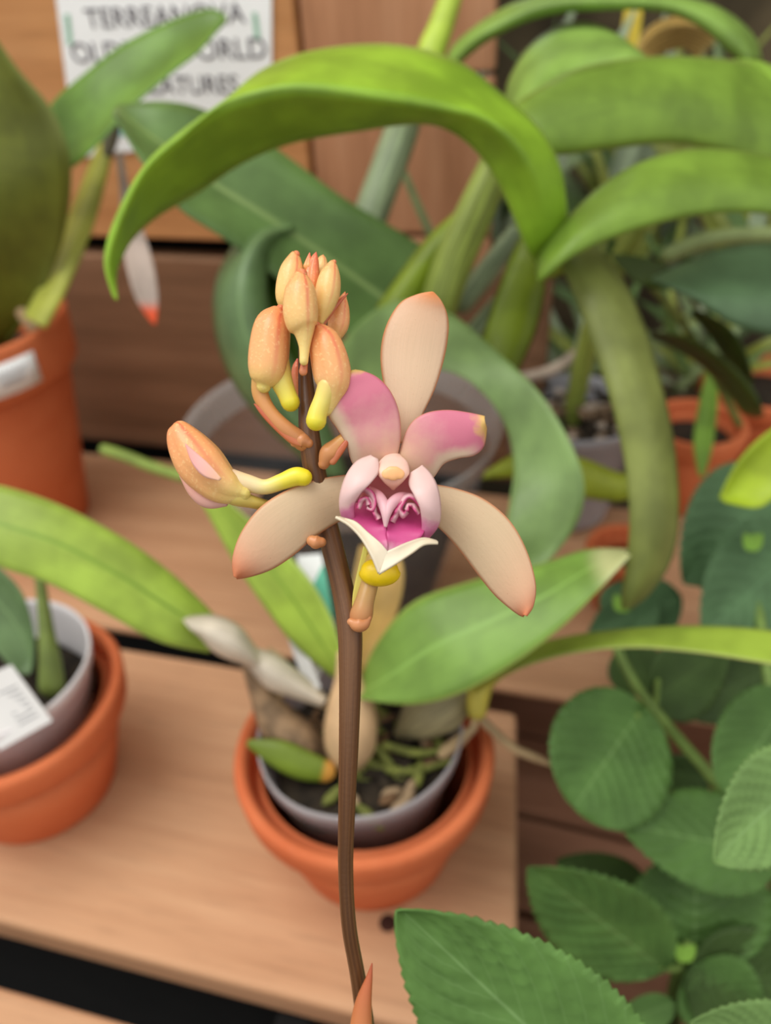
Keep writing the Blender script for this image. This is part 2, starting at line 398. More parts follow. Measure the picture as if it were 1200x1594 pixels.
# ------------------------------------------------------------------ centre potted orchid
PL_GREY = plastic('smoky_plastic', (176, 170, 172), .7)
orc = thing('potted_orchid', 'orchid with lime leaves and cream pseudobulbs seated in the central pot', 'orchid', C0+Vector((0, 0, .004)))
ci = C0+Vector((-.002, .0, .004))
inner_pot(orc, ci, R0*.76, H0+.010, H0-.012, PL_GREY, .012, lab='smoky grey translucent plastic pot')
dz = dep(rc_)
def pot_tube(name, pts, d, r, mat, **k): return tube(name, pts, d, r, mat, orc, **k)
pot_tube('pseudobulb', [(545, 1192), (545, 1165), (546, 1130), (545, 1095), (542, 1055), (536, 1020)], [dz-.01, dz-.015, dz-.02, dz-.022, dz-.022, dz-.02], [18, 38, 42, 36, 22, 12], BULB)
pot_tube('pseudobulb', [(625, 1140), (655, 1118), (690, 1095), (720, 1080), (742, 1070)], [dz+.005, dz, dz-.004, dz-.006, dz-.01], [12, 36, 44, 30, 14], BULBG, label='grey papery old pseudobulb')
pot_tube('pseudobulb', [(500, 1180), (465, 1155), (430, 1120), (408, 1080), (390, 1035)], [dz, dz-.006, dz-.01, dz-.014, dz-.02], [22, 34, 30, 20, 14], plain('brown_sheathed_bulb', (138, 112, 84), .7, .4, 90, .5), label='brown sheathed old pseudobulb')
pot_tube('old_leaf_base', [(392, 1158), (430, 1172), (470, 1190), (505, 1200)], dz-.02, [8, 22, 24, 18],
         leafmat('green_to_yellow_stub', (128, 150, 50), tip=(222, 160, 70)), flat=.5, label='green leaf stub turning yellow at the end')
for pts, r, mt in (([(735, 1105), (765, 1135), (800, 1165), (830, 1178), (858, 1190)], 9, ROOT), ([(690, 1172), (712, 1155), (738, 1132)], 13, ROOT),
                   ([(745, 1080), (742, 1105), (738, 1130)], 12, ROOT),
                   ([(560, 1170), (590, 1195), (640, 1200), (700, 1185)], 9, MOSS), ([(575, 1150), (600, 1180), (625, 1215), (650, 1225)], 8, MOSS),
                   ([(560, 1210), (600, 1222), (650, 1216)], 9, MOSS), ([(600, 1160), (650, 1172), (700, 1165)], 8, MOSS), ([(560, 1130), (570, 1175), (590, 1220)], 8, MOSS),
                   ([(430, 1090), (450, 1060), (440, 1030), (420, 1010)], 7, ROOT), ([(400, 1050), (450, 1075), (505, 1100)], 6, ROOT)):
    pot_tube('root', pts, [dz-.012]*len(pts), [r*.8]*(len(pts)-1)+[r*.5], mt, k=10)
_cc = [SOIL, SOIL, plain('warm_bark', (112, 84, 58), .9, .4, 90, .6), plain('pale_bark', (158, 134, 104), .9, .3, 90, .6), MOSS, MOSS]
for i in range(70):
    a = random.uniform(0, 6.28); r = R0*.62*math.sqrt(random.random()); z = C0.z+H0-.002
    c = Vector((ci.x+r*math.cos(a), ci.y+r*math.sin(a), z)); b = random.uniform(0, 3.14); L = random.uniform(.004, .009)
    dv = Vector((math.cos(b), math.sin(b), random.uniform(-.3, .4)))*L
    tube3('bark_chip', [c-dv, c-dv*.6, c+dv*.6, c+dv], [.001, .003, .003, .001], _cc[i % 6], orc, n=6, k=6)
blade('leaf', [(556, 1082), (582, 1010), (640, 940), (730, 906), (830, 882), (915, 856), (978, 856)],
      [(560, 1088), (640, 1097), (715, 1080), (795, 1036), (872, 978), (935, 915), (981, 864)],
      [dz-.03, dz-.05, dz-.062, dz-.066, dz-.066, dz-.062, dz-.06], G_LOWER, orc, dA=.02, dB=-.004, keel=.006)
blade('leaf', [(722, 1062), (790, 1018), (870, 994), (960, 981), (1060, 975), (1160, 978), (1260, 990)],
      [(740, 1078), (810, 1040), (890, 1017), (980, 1008), (1070, 1014), (1165, 1028), (1260, 1045)],
      [dz-.02, dz-.03, dz-.04, dz-.05, dz-.06, dz-.07, dz-.08], leafmat('leaf_lime_right', (164, 190, 72), edge=(184, 190, 110), base=(176, 170, 50)), orc, dA=.014, dB=-.006, keel=.004)
blade('leaf', [(350, 975), (275, 900), (195, 840), (95, 787), (0, 756), (-80, 745)], [(325, 1016), (245, 998), (160, 952), (75, 908), (-5, 880), (-80, 835)],
      [dz-.03, dz-.045, dz-.055, dz-.06, dz-.062, dz-.06], G_LIME, orc, dA=.014, dB=.002, keel=.006)
blade('leaf', [(352, 778), (425, 840), (480, 900), (515, 960), (534, 1020), (545, 1062)], [(310, 775), (362, 870), (412, 945), (455, 1000), (500, 1040), (538, 1068)],
      [dz+.0, dz-.01, dz-.02, dz-.022, dz-.022, dz-.02], G_LIME, orc, dA=.0, dB=.012, keel=.006)
blade('leaf', [(600, 840), (627, 880), (622, 940), (596, 1005), (565, 1065)], [(560, 850), (550, 900), (545, 960), (545, 1010), (545, 1060)],
      [dz-.01, dz-.016, dz-.02, dz-.02, dz-.02], G_TAN, orc, keel=.004, label='fading tan yellow leaf')
blade('leaf_sheath', [(282, 962), (330, 958), (368, 972), (392, 1000), (410, 1030)], [(312, 990), (330, 1012), (356, 1026), (385, 1035), (405, 1045)],
      [dz-.04, dz-.046, dz-.046, dz-.04, dz-.03], PAPER_SH, orc, dA=.008, dB=.008, keel=-.004, label='dry papery white sheath')
blade('leaf_sheath', [(385, 1005), (430, 1020), (470, 1050), (510, 1085)], [(385, 1035), (415, 1070), (455, 1085), (500, 1100)],
      [dz-.03, dz-.03, dz-.025, dz-.02], PAPER_SH, orc, dA=.006, dB=.006, keel=-.004, label='dry papery beige sheath')
pot_tube('leaf_base', [(742, 1105), (745, 1080), (755, 1060), (775, 1045)], dz-.018, [16, 18, 16, 12], plain('yellow_sheath', (186, 172, 70), .5, .2, 60))
# small clear tag hanging outside the pot
# ------------------------------------------------------------------ lower-left seedling in white pot
PL_WHITE = plastic('milky_plastic', (236, 232, 234), .92, .4)
sd = thing('potted_seedling', 'young orchid in a milky white plastic pot inside the lower left clay pot', 'orchid', C1+Vector((0, 0, .004)))
inner_pot(sd, C1+Vector((-.004, .004, .004)), RL*.80, H0+.014, H0-.014, PL_WHITE, .0, lab='milky white plastic pot')
dl = dep(rl)
tube('stem', [(80, 1065), (78, 1030), (72, 980), (66, 930), (62, 900)], dl, [20, 17, 12, 9, 8], plain('seedling_stem', (106, 122, 56), .5, .2, 60), sd)
blade('leaf', [(-40, 860), (0, 885), (35, 925), (52, 985), (50, 1040)], [(-60, 920), (-30, 980), (0, 1020), (25, 1045), (45, 1050)], dl+.0, G_TEAL, sd, keel=.006)
tg = thing('plant_tag', 'white barcode tag tucked into the lower left plastic pot', 'tag', P(20, 1150, dl-.03))
def quad(name, pts, dd, mat, parent, thick=.0006, **k):
    return mesh(name, [P(x, y, d) for (x, y), d in zip(pts, dd)], [(0, 1, 2, 3)], mat, parent, smooth=False, thick=thick, **k)
dt = dl-.045
quad('card', [(-60, 1068), (18, 1035), (82, 1122), (0, 1168)], [dt+.012, dt+.012, dt-.004, dt-.004], plain('grey_white_card', (206, 204, 202), .7, .02), tg)
for i in range(7):
    t0 = .30+i*.085; t1 = t0+.022
    def cp(u, t): x = lerp(lerp(-60, 18, u), lerp(0, 82, u), t); y = lerp(lerp(1068, 1035, u), lerp(1168, 1122, u), t); return (x, y), dt+.012-.016*t-.0006
    ps = [cp(.5, t0), cp(.86, t0), cp(.86, t1), cp(.5, t1)]
    quad('barcode_bar', [p[0] for p in ps], [p[1] for p in ps], plain('grey_ink', (120, 120, 124), .8, .05) if i == 0 else bpy.data.materials['grey_ink'], tg, .0002)

# ------------------------------------------------------------------ upper-left plant
ul = thing('potted_orchid', 'orchid with a broad dark olive leaf standing in the upper left clay pot', 'orchid', C2+Vector((0, 0, .01)))
lathe('bark_mix', C2, [(R2*.82, H2-.045), (R2*.5, H2-.04), (0, H2-.038)], SOIL, ul, 40)
du = dep(ru)
blade('leaf', [(-20, 40), (28, 108), (80, 170), (106, 235), (110, 300), (96, 380), (62, 460), (10, 530)],
      [(-90, 60), (-130, 150), (-150, 240), (-150, 320), (-130, 400), (-90, 470), (-40, 530), (-5, 545)], [du-.14, du-.13, du-.12, du-.11, du-.09, du-.06, du-.03, du], G_DKOL, ul, dA=-.01, dB=.01, keel=.012, label='broad dark olive leaf')
blade('leaf', [(352, 24), (325, 14), (262, 34), (190, 70), (130, 116), (82, 160), (60, 210)], [(350, 30), (312, 78), (262, 118), (205, 168), (155, 222), (110, 262), (80, 270)],
      [du-.13, du-.13, du-.12, du-.115, du-.11, du-.1, du-.1], G_UL, ul, dA=.008, dB=-.006, keel=.005, label='grass green leaf pointing up to the sign')
blade('leaf', [(168, 205), (150, 232), (112, 325), (76, 415), (36, 492)], [(178, 210), (172, 250), (148, 345), (110, 440), (72, 512)],
      [du-.05, du-.05, du-.05, du-.05, du-.05], leafmat('leaf_narrow_lime', (196, 202, 92), edge=(150, 170, 70), tr=.3), ul, dA=.012, dB=.0, keel=-.001, label='narrow yellow green leaf')
tube('root', [(40, 455), (38, 480), (55, 510)], du-.02, [14, 16, 12], ROOT, ul)
tube('dry_tip', [(178, 190), (172, 215), (168, 240)], du-.05, [10, 12, 8], plain('dry_brown_tip', (96, 92, 74), .8, .3), ul, label='withered grey leaf tip')

# hanging dried leaf with orange tip
hang = blade('dried_leaf', [(180, 235), (186, 290), (188, 345), (196, 410), (212, 465), (236, 502)], [(190, 235), (200, 290), (218, 345), (238, 410), (246, 465), (242, 506)],
      [.60, .60, .59, .585, .58, .58], leafmat('grey_dry_leaf_orange_tip', (188, 170, 158), tip=(222, 84, 40), rough=.7, tr=.1), None, keel=.003)
tag(hang, 'hanging greyish dried leaf with an orange tip before the riser board', 'leaf')

# ------------------------------------------------------------------ big clear pot behind, strap leaf orchid
H3 = .175
r3 = onz(532, 652, SHELF+H3); R3 = 250*dep(r3)/F; print('clear pot', r3, R3, dep(r3))
C3 = Vector((r3.x, r3.y, SHELF+.0005)); d3 = dep(r3)
CLEAR = plastic('clear_plastic', (200, 200, 204), .16, .2); CLEARR = plastic('clear_plastic_rim', (206, 202, 200), .38, .2)
st = thing('potted_strap_orchid', 'tall orchid in a clear plastic pot whose long leaf arches above the flower', 'orchid', C3)
lathe('plastic_pot', C3, [(0, 0), (R3*.5, 0), (R3*.54, .01), (R3*.93, H3-.02)], CLEAR, st, 72)
lathe('plastic_rim', C3, [(R3*.93, H3-.021), (R3*.95, H3-.018), (R3*.99, H3-.004), (R3, H3), (R3*.985, H3+.0004), (R3*.95, H3-.006), (R3*.91, H3-.022)], CLEARR, st, 72)
lathe('bark_mix', C3, [(R3*.5, .006), (R3*.60, .05), (R3*.70, H3-.085), (R3*.66, H3-.075), (R3*.4, H3-.07), (0, H3-.068)], SOIL, st, 48, .02)
# rear growth of the arching leaf
blade('leaf', [(888, 420), (884, 345), (872, 262), (838, 200), (780, 146), (710, 95), (610, 70), (495, 78), (410, 108), (347, 160), (290, 200), (228, 255), (182, 335), (163, 405), (177, 463)],
      [(845, 436), (818, 385), (782, 300), (745, 240), (700, 203), (650, 192), (560, 203), (455, 222), (375, 255), (308, 300), (246, 336), (208, 370), (190, 400), (180, 430), (183, 468)],
      [.43, .40, .375, .36, .35, .342, .336, .334, .334, .336, .34, .345, .35, .355, .36], G_ARCH, st,
      Mid=[(866, 430), (855, 365), (832, 282), (800, 225), (752, 186), (690, 170), (585, 152), (465, 138), (393, 148), (343, 165), (285, 212), (225, 268), (185, 350), (168, 415), (180, 466)],
      dA=[.0, .004, .01, .02, .036, .046, .046, .044, .034, .004, .001, .0, 0, 0, 0], dB=[.0, .0, .004, .01, .018, .024, .034, .04, .044, .044, .04, .03, .018, .006, 0], crisp=True, n=70, k=12, label='long arching bright green leaf')
blade('leaf', [(1260, 262), (1180, 240), (1085, 232), (1000, 252), (930, 295), (880, 345), (842, 392), (835, 420)],
      [(1260, 345), (1180, 332), (1090, 335), (1000, 355), (935, 378), (888, 402), (852, 430), (838, 440)],
      [.40, .395, .39, .385, .385, .385, .39, .395], G_ARCH2, st, dA=.016, dB=-.002, keel=-.001, label='leaf sweeping out to the right')
blade('leaf', [(905, 375), (955, 412), (1000, 500), (1030, 600), (1050, 700), (1056, 800), (1045, 870), (1012, 922), (985, 945)],
      [(870, 405), (898, 470), (930, 560), (955, 640), (972, 720), (980, 800), (976, 870), (968, 920), (968, 948)],
      [.42, .41, .405, .40, .40, .40, .405, .41, .415], G_OLIVE, st, dA=.012, dB=.0, keel=-.002, label='olive green leaf hanging straight down')
blade('leaf', [(505, 575), (560, 502), (625, 468), (700, 488), (770, 545), (840, 612), (893, 700), (910, 765), (892, 825), (845, 882), (818, 895)],
      [(560, 690), (600, 610), (650, 575), (705, 580), (752, 612), (788, 665), (800, 725), (794, 780), (788, 830), (796, 870), (808, 893)],
      [.50, .47, .45, .44, .43, .425, .42, .415, .415, .42, .425], G_GREY, st, dA=[.01, .012, .015, .015, .01, .0, -.005, 0, .005, 0, 0], dB=[.0, 0, 0, 0, .005, .012, .015, .012, .008, 0, 0], keel=.006, n=50, label='soft green leaf curling down behind the flower')
blade('leaf', [(182, 165), (250, 158), (320, 172), (420, 225), (530, 305), (640, 372), (720, 430)], [(175, 178), (228, 262), (280, 325), (350, 372), (440, 440), (540, 520), (620, 590)],
      [.46, .46, .47, .48, .50, .52, .53], G_TEALP, st, Mid=[(178, 170), (262, 232), (330, 285), (410, 335), (500, 395), (590, 460), (680, 520)], dA=.006, dB=-.022, crisp=True, label='broad blue green leaf with a pale crease')
blade('leaf', [(455, 345), (385, 362), (340, 425), (333, 505), (360, 590), (415, 665), (470, 715), (500, 745)], [(460, 365), (425, 385), (415, 440), (425, 500), (455, 560), (490, 620), (520, 680), (540, 740)],
      [.49, .47, .46, .46, .465, .47, .48, .49], G_TEAL, st, Mid=None, dA=.02, dB=.01, keel=-.004, label='dark blue green leaf curving down at left')
blade('leaf', [(398, 365), (430, 350), (452, 380), (458, 440), (470, 500)], [(395, 375), (400, 420), (415, 480), (440, 540), (470, 590)], .50, leafmat('leaf_deep_olive', (74, 104, 34)), st, keel=.01)  # dark olive leaf piece
tube('stem', [(545, 440), (565, 370), (590, 300), (612, 240), (632, 180), (640, 120)], [.56, .56, .56, .56, .57, .58], [30, 28, 27, 27, 26, 24],
     leafmat('silver_sheathed_stem', (150, 168, 128), rough=.5, streak=.7, tr=.05), st, label='silvery grey sheathed stem')
tube('stem', [(655, 560), (680, 485), (705, 410), (738, 335), (765, 270), (775, 230)], [.5, .48, .47, .465, .46, .455], [26, 30, 31, 30, 26, 20],
     leafmat('lime_sheathed_stem', (166, 184, 84), rough=.45, streak=.7, tr=.1), st, label='lime stem with white sheath streaks')
blade('leaf', [(585, 480), (620, 430), (665, 370), (710, 330)], [(640, 500), (665, 450), (700, 400), (730, 340)], .485, leafmat('lime_brown_edge', (136, 158, 40), edge=(150, 110, 60)), st, keel=-.006)
blade('leaf', [(812, 365), (790, 410), (765, 480), (748, 540), (745, 610)], [(825, 368), (848, 430), (838, 500), (815, 560), (785, 615)], .47,
      leafmat('olive_with_brown_edge', (126, 146, 28), edge=(84, 62, 40)), st, keel=-.006, label='olive leaf with a brown edge')
tube('stem', [(720, 470), (760, 420), (800, 365)], .5, [18, 18, 14], bpy.data.materials['silver_sheathed_stem'], st)
tube('stem', [(700, 560), (770, 480), (820, 430)], .52, [14, 14, 10], bpy.data.materials['silver_sheathed_stem'], st)
blade('leaf', [(755, 735), (820, 700), (900, 712), (960, 735), (990, 740)], [(750, 745), (820, 745), (900, 772), (960, 780), (990, 770)], .50, G_YEL, st, keel=-.006)
for pts in ([(640, 770), (700, 740), (760, 690)],):
    pass
# plant label stakes in the clear pot
pg = thing('plant_tag', 'white and teal plastic tag standing behind the flower stem', 'tag', P(500, 1050, .47))
quad('card', [(462, 865), (500, 862), (528, 1000), (492, 1060)], [.45, .45, .44, .44], WHITEP, pg)
quad('stripe', [(478, 900), (504, 880), (520, 960), (500, 985)], [.4485, .4485, .4385, .4385], plain('teal_label', (96, 190, 160), .5, .05), pg, label='teal printed band')
pg2 = thing('plant_tag', 'thin grey plastic strip leaning beside the lime leaf behind the central pot', 'tag', P(490, 1080, .44))
quad('strip', [(415, 905), (432, 900), (500, 1070), (480, 1080)], [.46, .46, .42, .42], plain('grey_plastic_strip', (176, 174, 170), .4, .05), pg2, .001)
gs = tube('plant_stake', [(163, 700), (200, 712), (240, 728), (285, 742)], [.56, .55, .54, .53], 9, plain('green_stake_mat', (122, 142, 62), .5, .2), None)
tag(gs, 'thin green stick lying over the rear plank left of the large bud', 'stake')

# ------------------------------------------------------------------ right: second plastic pot plant
Hs = .11
r4 = onz(890, 632, SHELF+Hs); R4 = 108*dep(r4)/F; C4 = Vector((r4.x, r4.y, SHELF+.0005)); d4 = dep(r4); print('pot4', r4, R4)
rp = thing('potted_orchid', 'orchid in a small clear plastic pot at right, broad leaves filling the top right', 'orchid', C4)
inner_pot(rp, C4, R4, Hs, Hs-.02, plastic('clear_plastic_small', (186, 186, 192), .6), .0, lab='small clear plastic pot')
CHIP = plain('mixed_bark_chip', (118, 96, 74), .9, .5, 70, .6); CHIP2 = plain('pale_bark_chip', (176, 160, 144), .8, .3, 70, .6)
for i in range(60):
    a = random.uniform(0, 6.28); r = R4*.85*math.sqrt(random.random()); c = Vector((C4.x+r*math.cos(a), C4.y+r*math.sin(a), SHELF+Hs-.014+random.uniform(0, .018)))
    b = random.uniform(0, 3.14); dv = Vector((math.cos(b), math.sin(b), random.uniform(-.6, .6)))*random.uniform(.004, .011)
    tube3('bark_chip', [c-dv, c-dv*.5, c+dv*.5, c+dv], [.001, .0035, .003, .001], random.choice([SOIL, CHIP, CHIP, CHIP2]), rp, n=6, k=6)
tube('root', [(800, 590), (850, 580), (885, 560), (915, 535)], .66, [8, 9, 9, 8], CHIP2, rp)
blade('leaf', [(1290, 130), (1200, 105), (1100, 90), (1000, 90), (905, 106), (835, 140), (795, 172), (775, 215)], [(1290, 300), (1200, 262), (1120, 236), (1040, 224), (950, 232), (885, 240), (850, 240), (810, 230)],
      [.47, .455, .44, .43, .42, .415, .415, .42], G_ARCH2, rp, dA=.01, dB=.004, keel=-.002, label='broad mid green leaf filling the upper right')
blade('leaf', [(785, 175), (792, 125), (825, 72), (868, 42), (915, 35), (962, 55), (1000, 92)], [(800, 190), (835, 150), (870, 125), (905, 112), (940, 105), (975, 105), (1005, 108)],
      [.45, .46, .47, .475, .475, .47, .46], G_PALE, rp, dA=.03, dB=-.02, keel=-.006, label='pale green leaf base rolled back')
blade('leaf', [(688, 106), (715, 62), (800, 5), (900, -12), (1010, -12), (1110, 8), (1170, 52), (1186, 96)], [(705, 108), (765, 60), (850, 24), (940, 15), (1030, 18), (1090, 42), (1130, 78), (1152, 98)],
      [.52, .50, .49, .48, .48, .48, .485, .49], G_PALE, rp, dA=.02, dB=-.002, keel=-.004, label='thin leaf arching along the top edge')
tube('stem', [(660, 150), (668, 90), (685, 45), (700, 0), (712, -50)], .53, [20, 22, 20, 18, 16], plain('lime_sheath', (172, 196, 70), .45, .15), rp)
blade('leaf', [(1130, 95), (1180, 95), (1260, 130)], [(1140, 98), (1190, 118), (1260, 160)], .46, G_ARCH, rp)
# stem carrying those leaves down into the pot
tube3('stem', [Vector((C4.x, C4.y, SHELF+Hs-.02)), P(930, 480, .62), P(1010, 330, .56), P(1120, 200, .51)], [.008, .008, .007, .006], bpy.data.materials['lime_sheathed_stem'], rp)

# background clump of narrow-leaved plants
narrow = [leafmat('narrow_%s' % nm, c_, edge=e_, tr=.2) for nm, c_, e_ in (('sage', (142, 164, 112), (176, 190, 140)), ('deep', (92, 122, 62), (120, 140, 80)), ('olive', (158, 170, 76), (180, 186, 100)), ('silver', (168, 186, 150), (190, 200, 170)))]
def clump(label, cx, cy, n, spreadx, d, mats, hmin=160, hmax=420, wmin=10, wmax=24, lean=1, name='narrow_leaved_orchid'):
    bse = P(cx, cy, d); t = thing(name, label, 'orchid', (bse.x, bse.y, bse.z))
    for i in range(n):
        x = cx+random.uniform(-spreadx, spreadx)*.35; y = cy+random.uniform(-10, 25); h = random.uniform(hmin, hmax); a = random.uniform(-.75, .75)*lean
        w_ = random.uniform(wmin, wmax)/2; bend = random.uniform(-90, 90); dd = d+random.uniform(-.05, .06); d2 = dd+random.uniform(-.06, .05)
        pts = []
        for s in (0, .25, .5, .75, 1):
            pts.append((x+math.sin(a)*h*s+bend*s*s+spreadx*.5*(x-cx)/max(spreadx, 1)*s, y-math.cos(a)*h*s+abs(bend)*.5*s*s))
        prof = [.6, 1, 1, .7, .05]
        A = []; B = []
        for j, (px, py) in enumerate(pts):
            q0 = pts[max(j-1, 0)]; q1 = pts[min(j+1, 4)]; tx, ty = q1[0]-q0[0], q1[1]-q0[1]; L = math.hypot(tx, ty) or 1
            A.append((px-ty/L*w_*prof[j], py+tx/L*w_*prof[j])); B.append((px+ty/L*w_*prof[j], py-tx/L*w_*prof[j]))
        blade('leaf', A, B, [dd, (dd+d2)/2, d2, d2], random.choice(mats), t, keel=.003, n=14, k=4, thick=.0006)
    return t
clump('clump of narrow grey green orchid leaves behind the arching leaf at top centre', 780, 360, 34, 200, .74, narrow, 200, 460, 12, 30)
clump('clump of narrow green leaves beyond the broad leaves at top right', 1010, 400, 44, 300, .82, narrow, 200, 480, 12, 30)
clump('tangle of narrow leaves in the far top right corner', 1190, 420, 30, 200, .76, narrow, 200, 480, 12, 28)
clump('low tuft of thin leaves behind the small clear pot', 930, 560, 26, 150, .76, narrow, 90, 220, 8, 18, 1.6)
clump('bushy tuft of thin leaves between the hanging olive leaf and the right edge', 1090, 590, 26, 160, .80, narrow, 100, 240, 10, 20, 1.5)
clump('sparse pale stems rising in front of the cedar boards', 700, 420, 7, 60, .70, [narrow[3], narrow[0]], 160, 320, 10, 18, .7)
yb = blade('yellow_leaf', [(965, 75), (968, 40), (975, 0)], [(990, 75), (998, 40), (1000, 5)], .66, plain('yellow_leaf_mat', (226, 200, 60), .5, .1), None, n=10)
tag(yb, 'short bright yellow leaf near the top edge left of the golden dried leaves', 'leaf')
GOLD = leafmat('golden_dry_leaf', (206, 168, 84), edge=(236, 208, 130), rough=.6, streak=.5)
gd = thing('dried_leaf_tuft', 'tuft of curled golden dried leaves at top right', 'dried leaves', P(1000, 90, .62))
for i in range(8):
    o_ = i*7; w_ = random.uniform(5, 9)
    pts = [(990+i*3, 88), (1000+i*4, 62+o_*.3), (1030+i*4, 38+o_*.6), (1070, 32+o_*.8), (1105-i*3, 44+o_*.8), (1118-i*4, 62+o_*.6)]
    blade('leaf', [(x, y-w_*p) for (x, y), p in zip(pts, (.3, 1, 1, 1, .8, .1))], [(x, y+w_*p) for (x, y), p in zip(pts, (.3, 1, 1, 1, .8, .1))], .60+i*.005, GOLD, gd, keel=.003, n=20, k=4)

# pots further right
def far_pot(px, py, rpx, z, h, label, soil=True):
    q = onz(px, py, z+h); R = rpx*dep(q)/F; c = Vector((q.x, q.y, z)); t = clay_pot(c, R, h, label)
    lathe('bark_mix', c, [(R*.86, h-.02), (R*.4, h-.016), (0, h-.015)], SOIL, t, 30)
    return c, R, dep(q)
c5, R5, d5 = far_pot(1085, 655, 78, SHELF+.001, .085, 'small terracotta pot at right behind the hanging olive leaf')
c6, R6, d6 = far_pot(1195, 590, 100, SHELF+.001, .085, 'terracotta pot at the right edge behind the drooping dark leaves')
c7, R7, d7 = far_pot(975, 850, 62, SHELF+.001, .06, 'small terracotta pot behind the tip of the lower green leaf')
l5 = blade('young_shoot', [(1100, 582), (1088, 630), (1080, 690), (1088, 742)], [(1118, 585), (1116, 640), (1108, 700), (1096, 742)], d5-.06, leafmat('lime_shoot', (140, 184, 64)), None, keel=.004)
tag(l5, 'single upright lime green shoot in front of the small right pot', 'shoot')
l6 = blade('yellow_leaf', [(1120, 775), (1145, 725), (1180, 685), (1240, 640)], [(1130, 782), (1180, 790), (1215, 765), (1260, 720)], .44, leafmat('yellow_lime_leaf', (176, 200, 50)), None, keel=.006)
tag(l6, 'yellow lime leaf entering from the right edge above the green shrub', 'leaf')
l7 = tube('pale_stalk', [(1040, 398), (1080, 380), (1140, 368), (1250, 366)], .58, [12, 13, 13, 13], plain('pale_green_stalk', (142, 158, 98), .5, .15), None)
tag(l7, 'pale green stalk running to the right edge above the wide blue green leaf', 'stalk')
dp = thing('drooping_plant', 'plant with wide blue green leaf and drooping dark leaves at the right edge', 'plant', P(1150, 640, .6))
blade('leaf', [(1015, 432), (1070, 408), (1130, 385), (1200, 378), (1280, 385)], [(1020, 436), (1085, 470), (1140, 505), (1200, 522), (1280, 520)], .50, leafmat('wide_blue_green', (92, 122, 84), tr=.1), dp, dA=.04, dB=0, keel=.004, label='wide blue green leaf')
blade('leaf', [(1010, 515), (1070, 525), (1130, 560), (1175, 610), (1188, 645)], [(1010, 525), (1060, 548), (1115, 590), (1155, 640), (1180, 650)], .56, leafmat('dark_drooping', (72, 90, 30), tr=.15), dp, dA=-.01, dB=.02, keel=-.003)
blade('leaf', [(1080, 480), (1130, 505), (1160, 545), (1172, 590)], [(1075, 490), (1110, 530), (1140, 580), (1165, 620)], .58, bpy.data.materials['dark_drooping'], dp, dA=-.01, dB=.02)
blade('leaf', [(950, 395), (1000, 400), (1050, 420), (1080, 440)], [(955, 405), (990, 440), (1030, 450), (1075, 450)], .55, bpy.data.materials['dark_drooping'], dp)
tube('stem', [(1150, 660), (1110, 580), (1060, 500), (1010, 440)], .6, 6, MOSS, dp)

# ------------------------------------------------------------------ serrated shrub, lower right
def nettle(name, col, vein, rough=.5):
    q = NT(name); u, v = q.uv(); c = lin(col)
    nz = q.noise(q.coord(), 40, 3)
    s = q.mix(q.fac(nz, .3, .7), tuple(x*.82 for x in c[:3])+(1,), tuple(x*1.18 for x in c[:3])+(1,))
    a = q.math('ABSOLUTE', q.math('SUBTRACT', u, .5))
    vv = q.math('SUBTRACT', q.math('MULTIPLY', v, 9), q.math('MULTIPLY', a, 7.5))
    fr = q.math('ABSOLUTE', q.math('SUBTRACT', q.math('FRACT', vv), .5))
    s = q.mix(q.math('MULTIPLY', q.fac(fr, .07, 0), .22), s, lin(vein))
    s = q.mix(q.math('MULTIPLY', q.fac(a, .018, 0), .6), s, lin(vein))
    q.l(s, q.b.inputs['Base Color']); q.b.inputs['Roughness'].default_value = rough; q.b.inputs['Specular IOR Level'].default_value = .3
    fine = q.noise(q.coord(), 260, 3); q.bump(fine, .3, .0006); q.translucent(s, .15); return q.m
N1 = nettle('toothed_leaf_green', (88, 124, 60), (128, 164, 96)); N2 = nettle('toothed_leaf_bright', (122, 156, 88), (150, 186, 120)); N3 = nettle('toothed_leaf_deep', (68, 92, 42), (90, 120, 62))
N4 = nettle('toothed_leaf_blue', (90, 124, 82), (110, 150, 104))
def toothed(name, b, t, hw, db, dt_, mat, parent, teeth=20, fat=.42, cup=.10, tilt=0, curl=.0, notch=.0, n=160, k=16, label=None, amp=.075):
    Bp = P(*b, db); Tp = P(*t, dt_); ax = Tp-Bp; L = ax.length; ax.normalize()
    side = ax.cross(fw).normalized(); nrm = side.cross(ax).normalized()
    if nrm.dot(fw) > 0: nrm = -nrm
    side = (side*math.cos(tilt)+nrm*math.sin(tilt)).normalized(); nrm = side.cross(ax).normalized()
    if nrm.dot(fw) > 0: nrm = -nrm
    W = hw*(db+dt_)/2/F; V = []; U = []
    for i in range(n+1):
        s = i/n
        e1 = fat; pw = (s**.55)*((1-s)**.85) if fat < .45 else (s**.45)*((1-s)**.5)
        mx = ((.393)**.55)*((.607)**.85) if fat < .45 else (.474**.45)*(.526**.5)
        wv = W*pw/mx
        f = (s*teeth) % 1; wv_t = wv+W*amp*(f**.8-.3)*min(1, (1-s)*6)*min(1, s*8)
        for j in range(k+1):
            q = j/k*2-1; aq = abs(q)
            off = ax*(s*L) + side*(q*(wv_t if aq > .93 else wv))
            off -= ax*(notch*L*aq*(1-s)**3)
            off += ax*(aq*aq*.02*L)
            h = cup*W*aq**1.5 - curl*L*s*s + W*.065*math.sin((s*9-aq*3.4)*2*math.pi)*min(1, aq*3)*(1-aq**4)*min(1, (1-s)*4)
            V.append(Bp+off+nrm*h); U.append((j/k, s))
    fs = [(i*(k+1)+j, i*(k+1)+j+1, (i+1)*(k+1)+j+1, (i+1)*(k+1)+j) for i in range(n) for j in range(k)]
    return mesh(name, V, fs, mat, parent, U, thick=.0005, label=label)
sp0 = onz(1130, 1560, ZD)
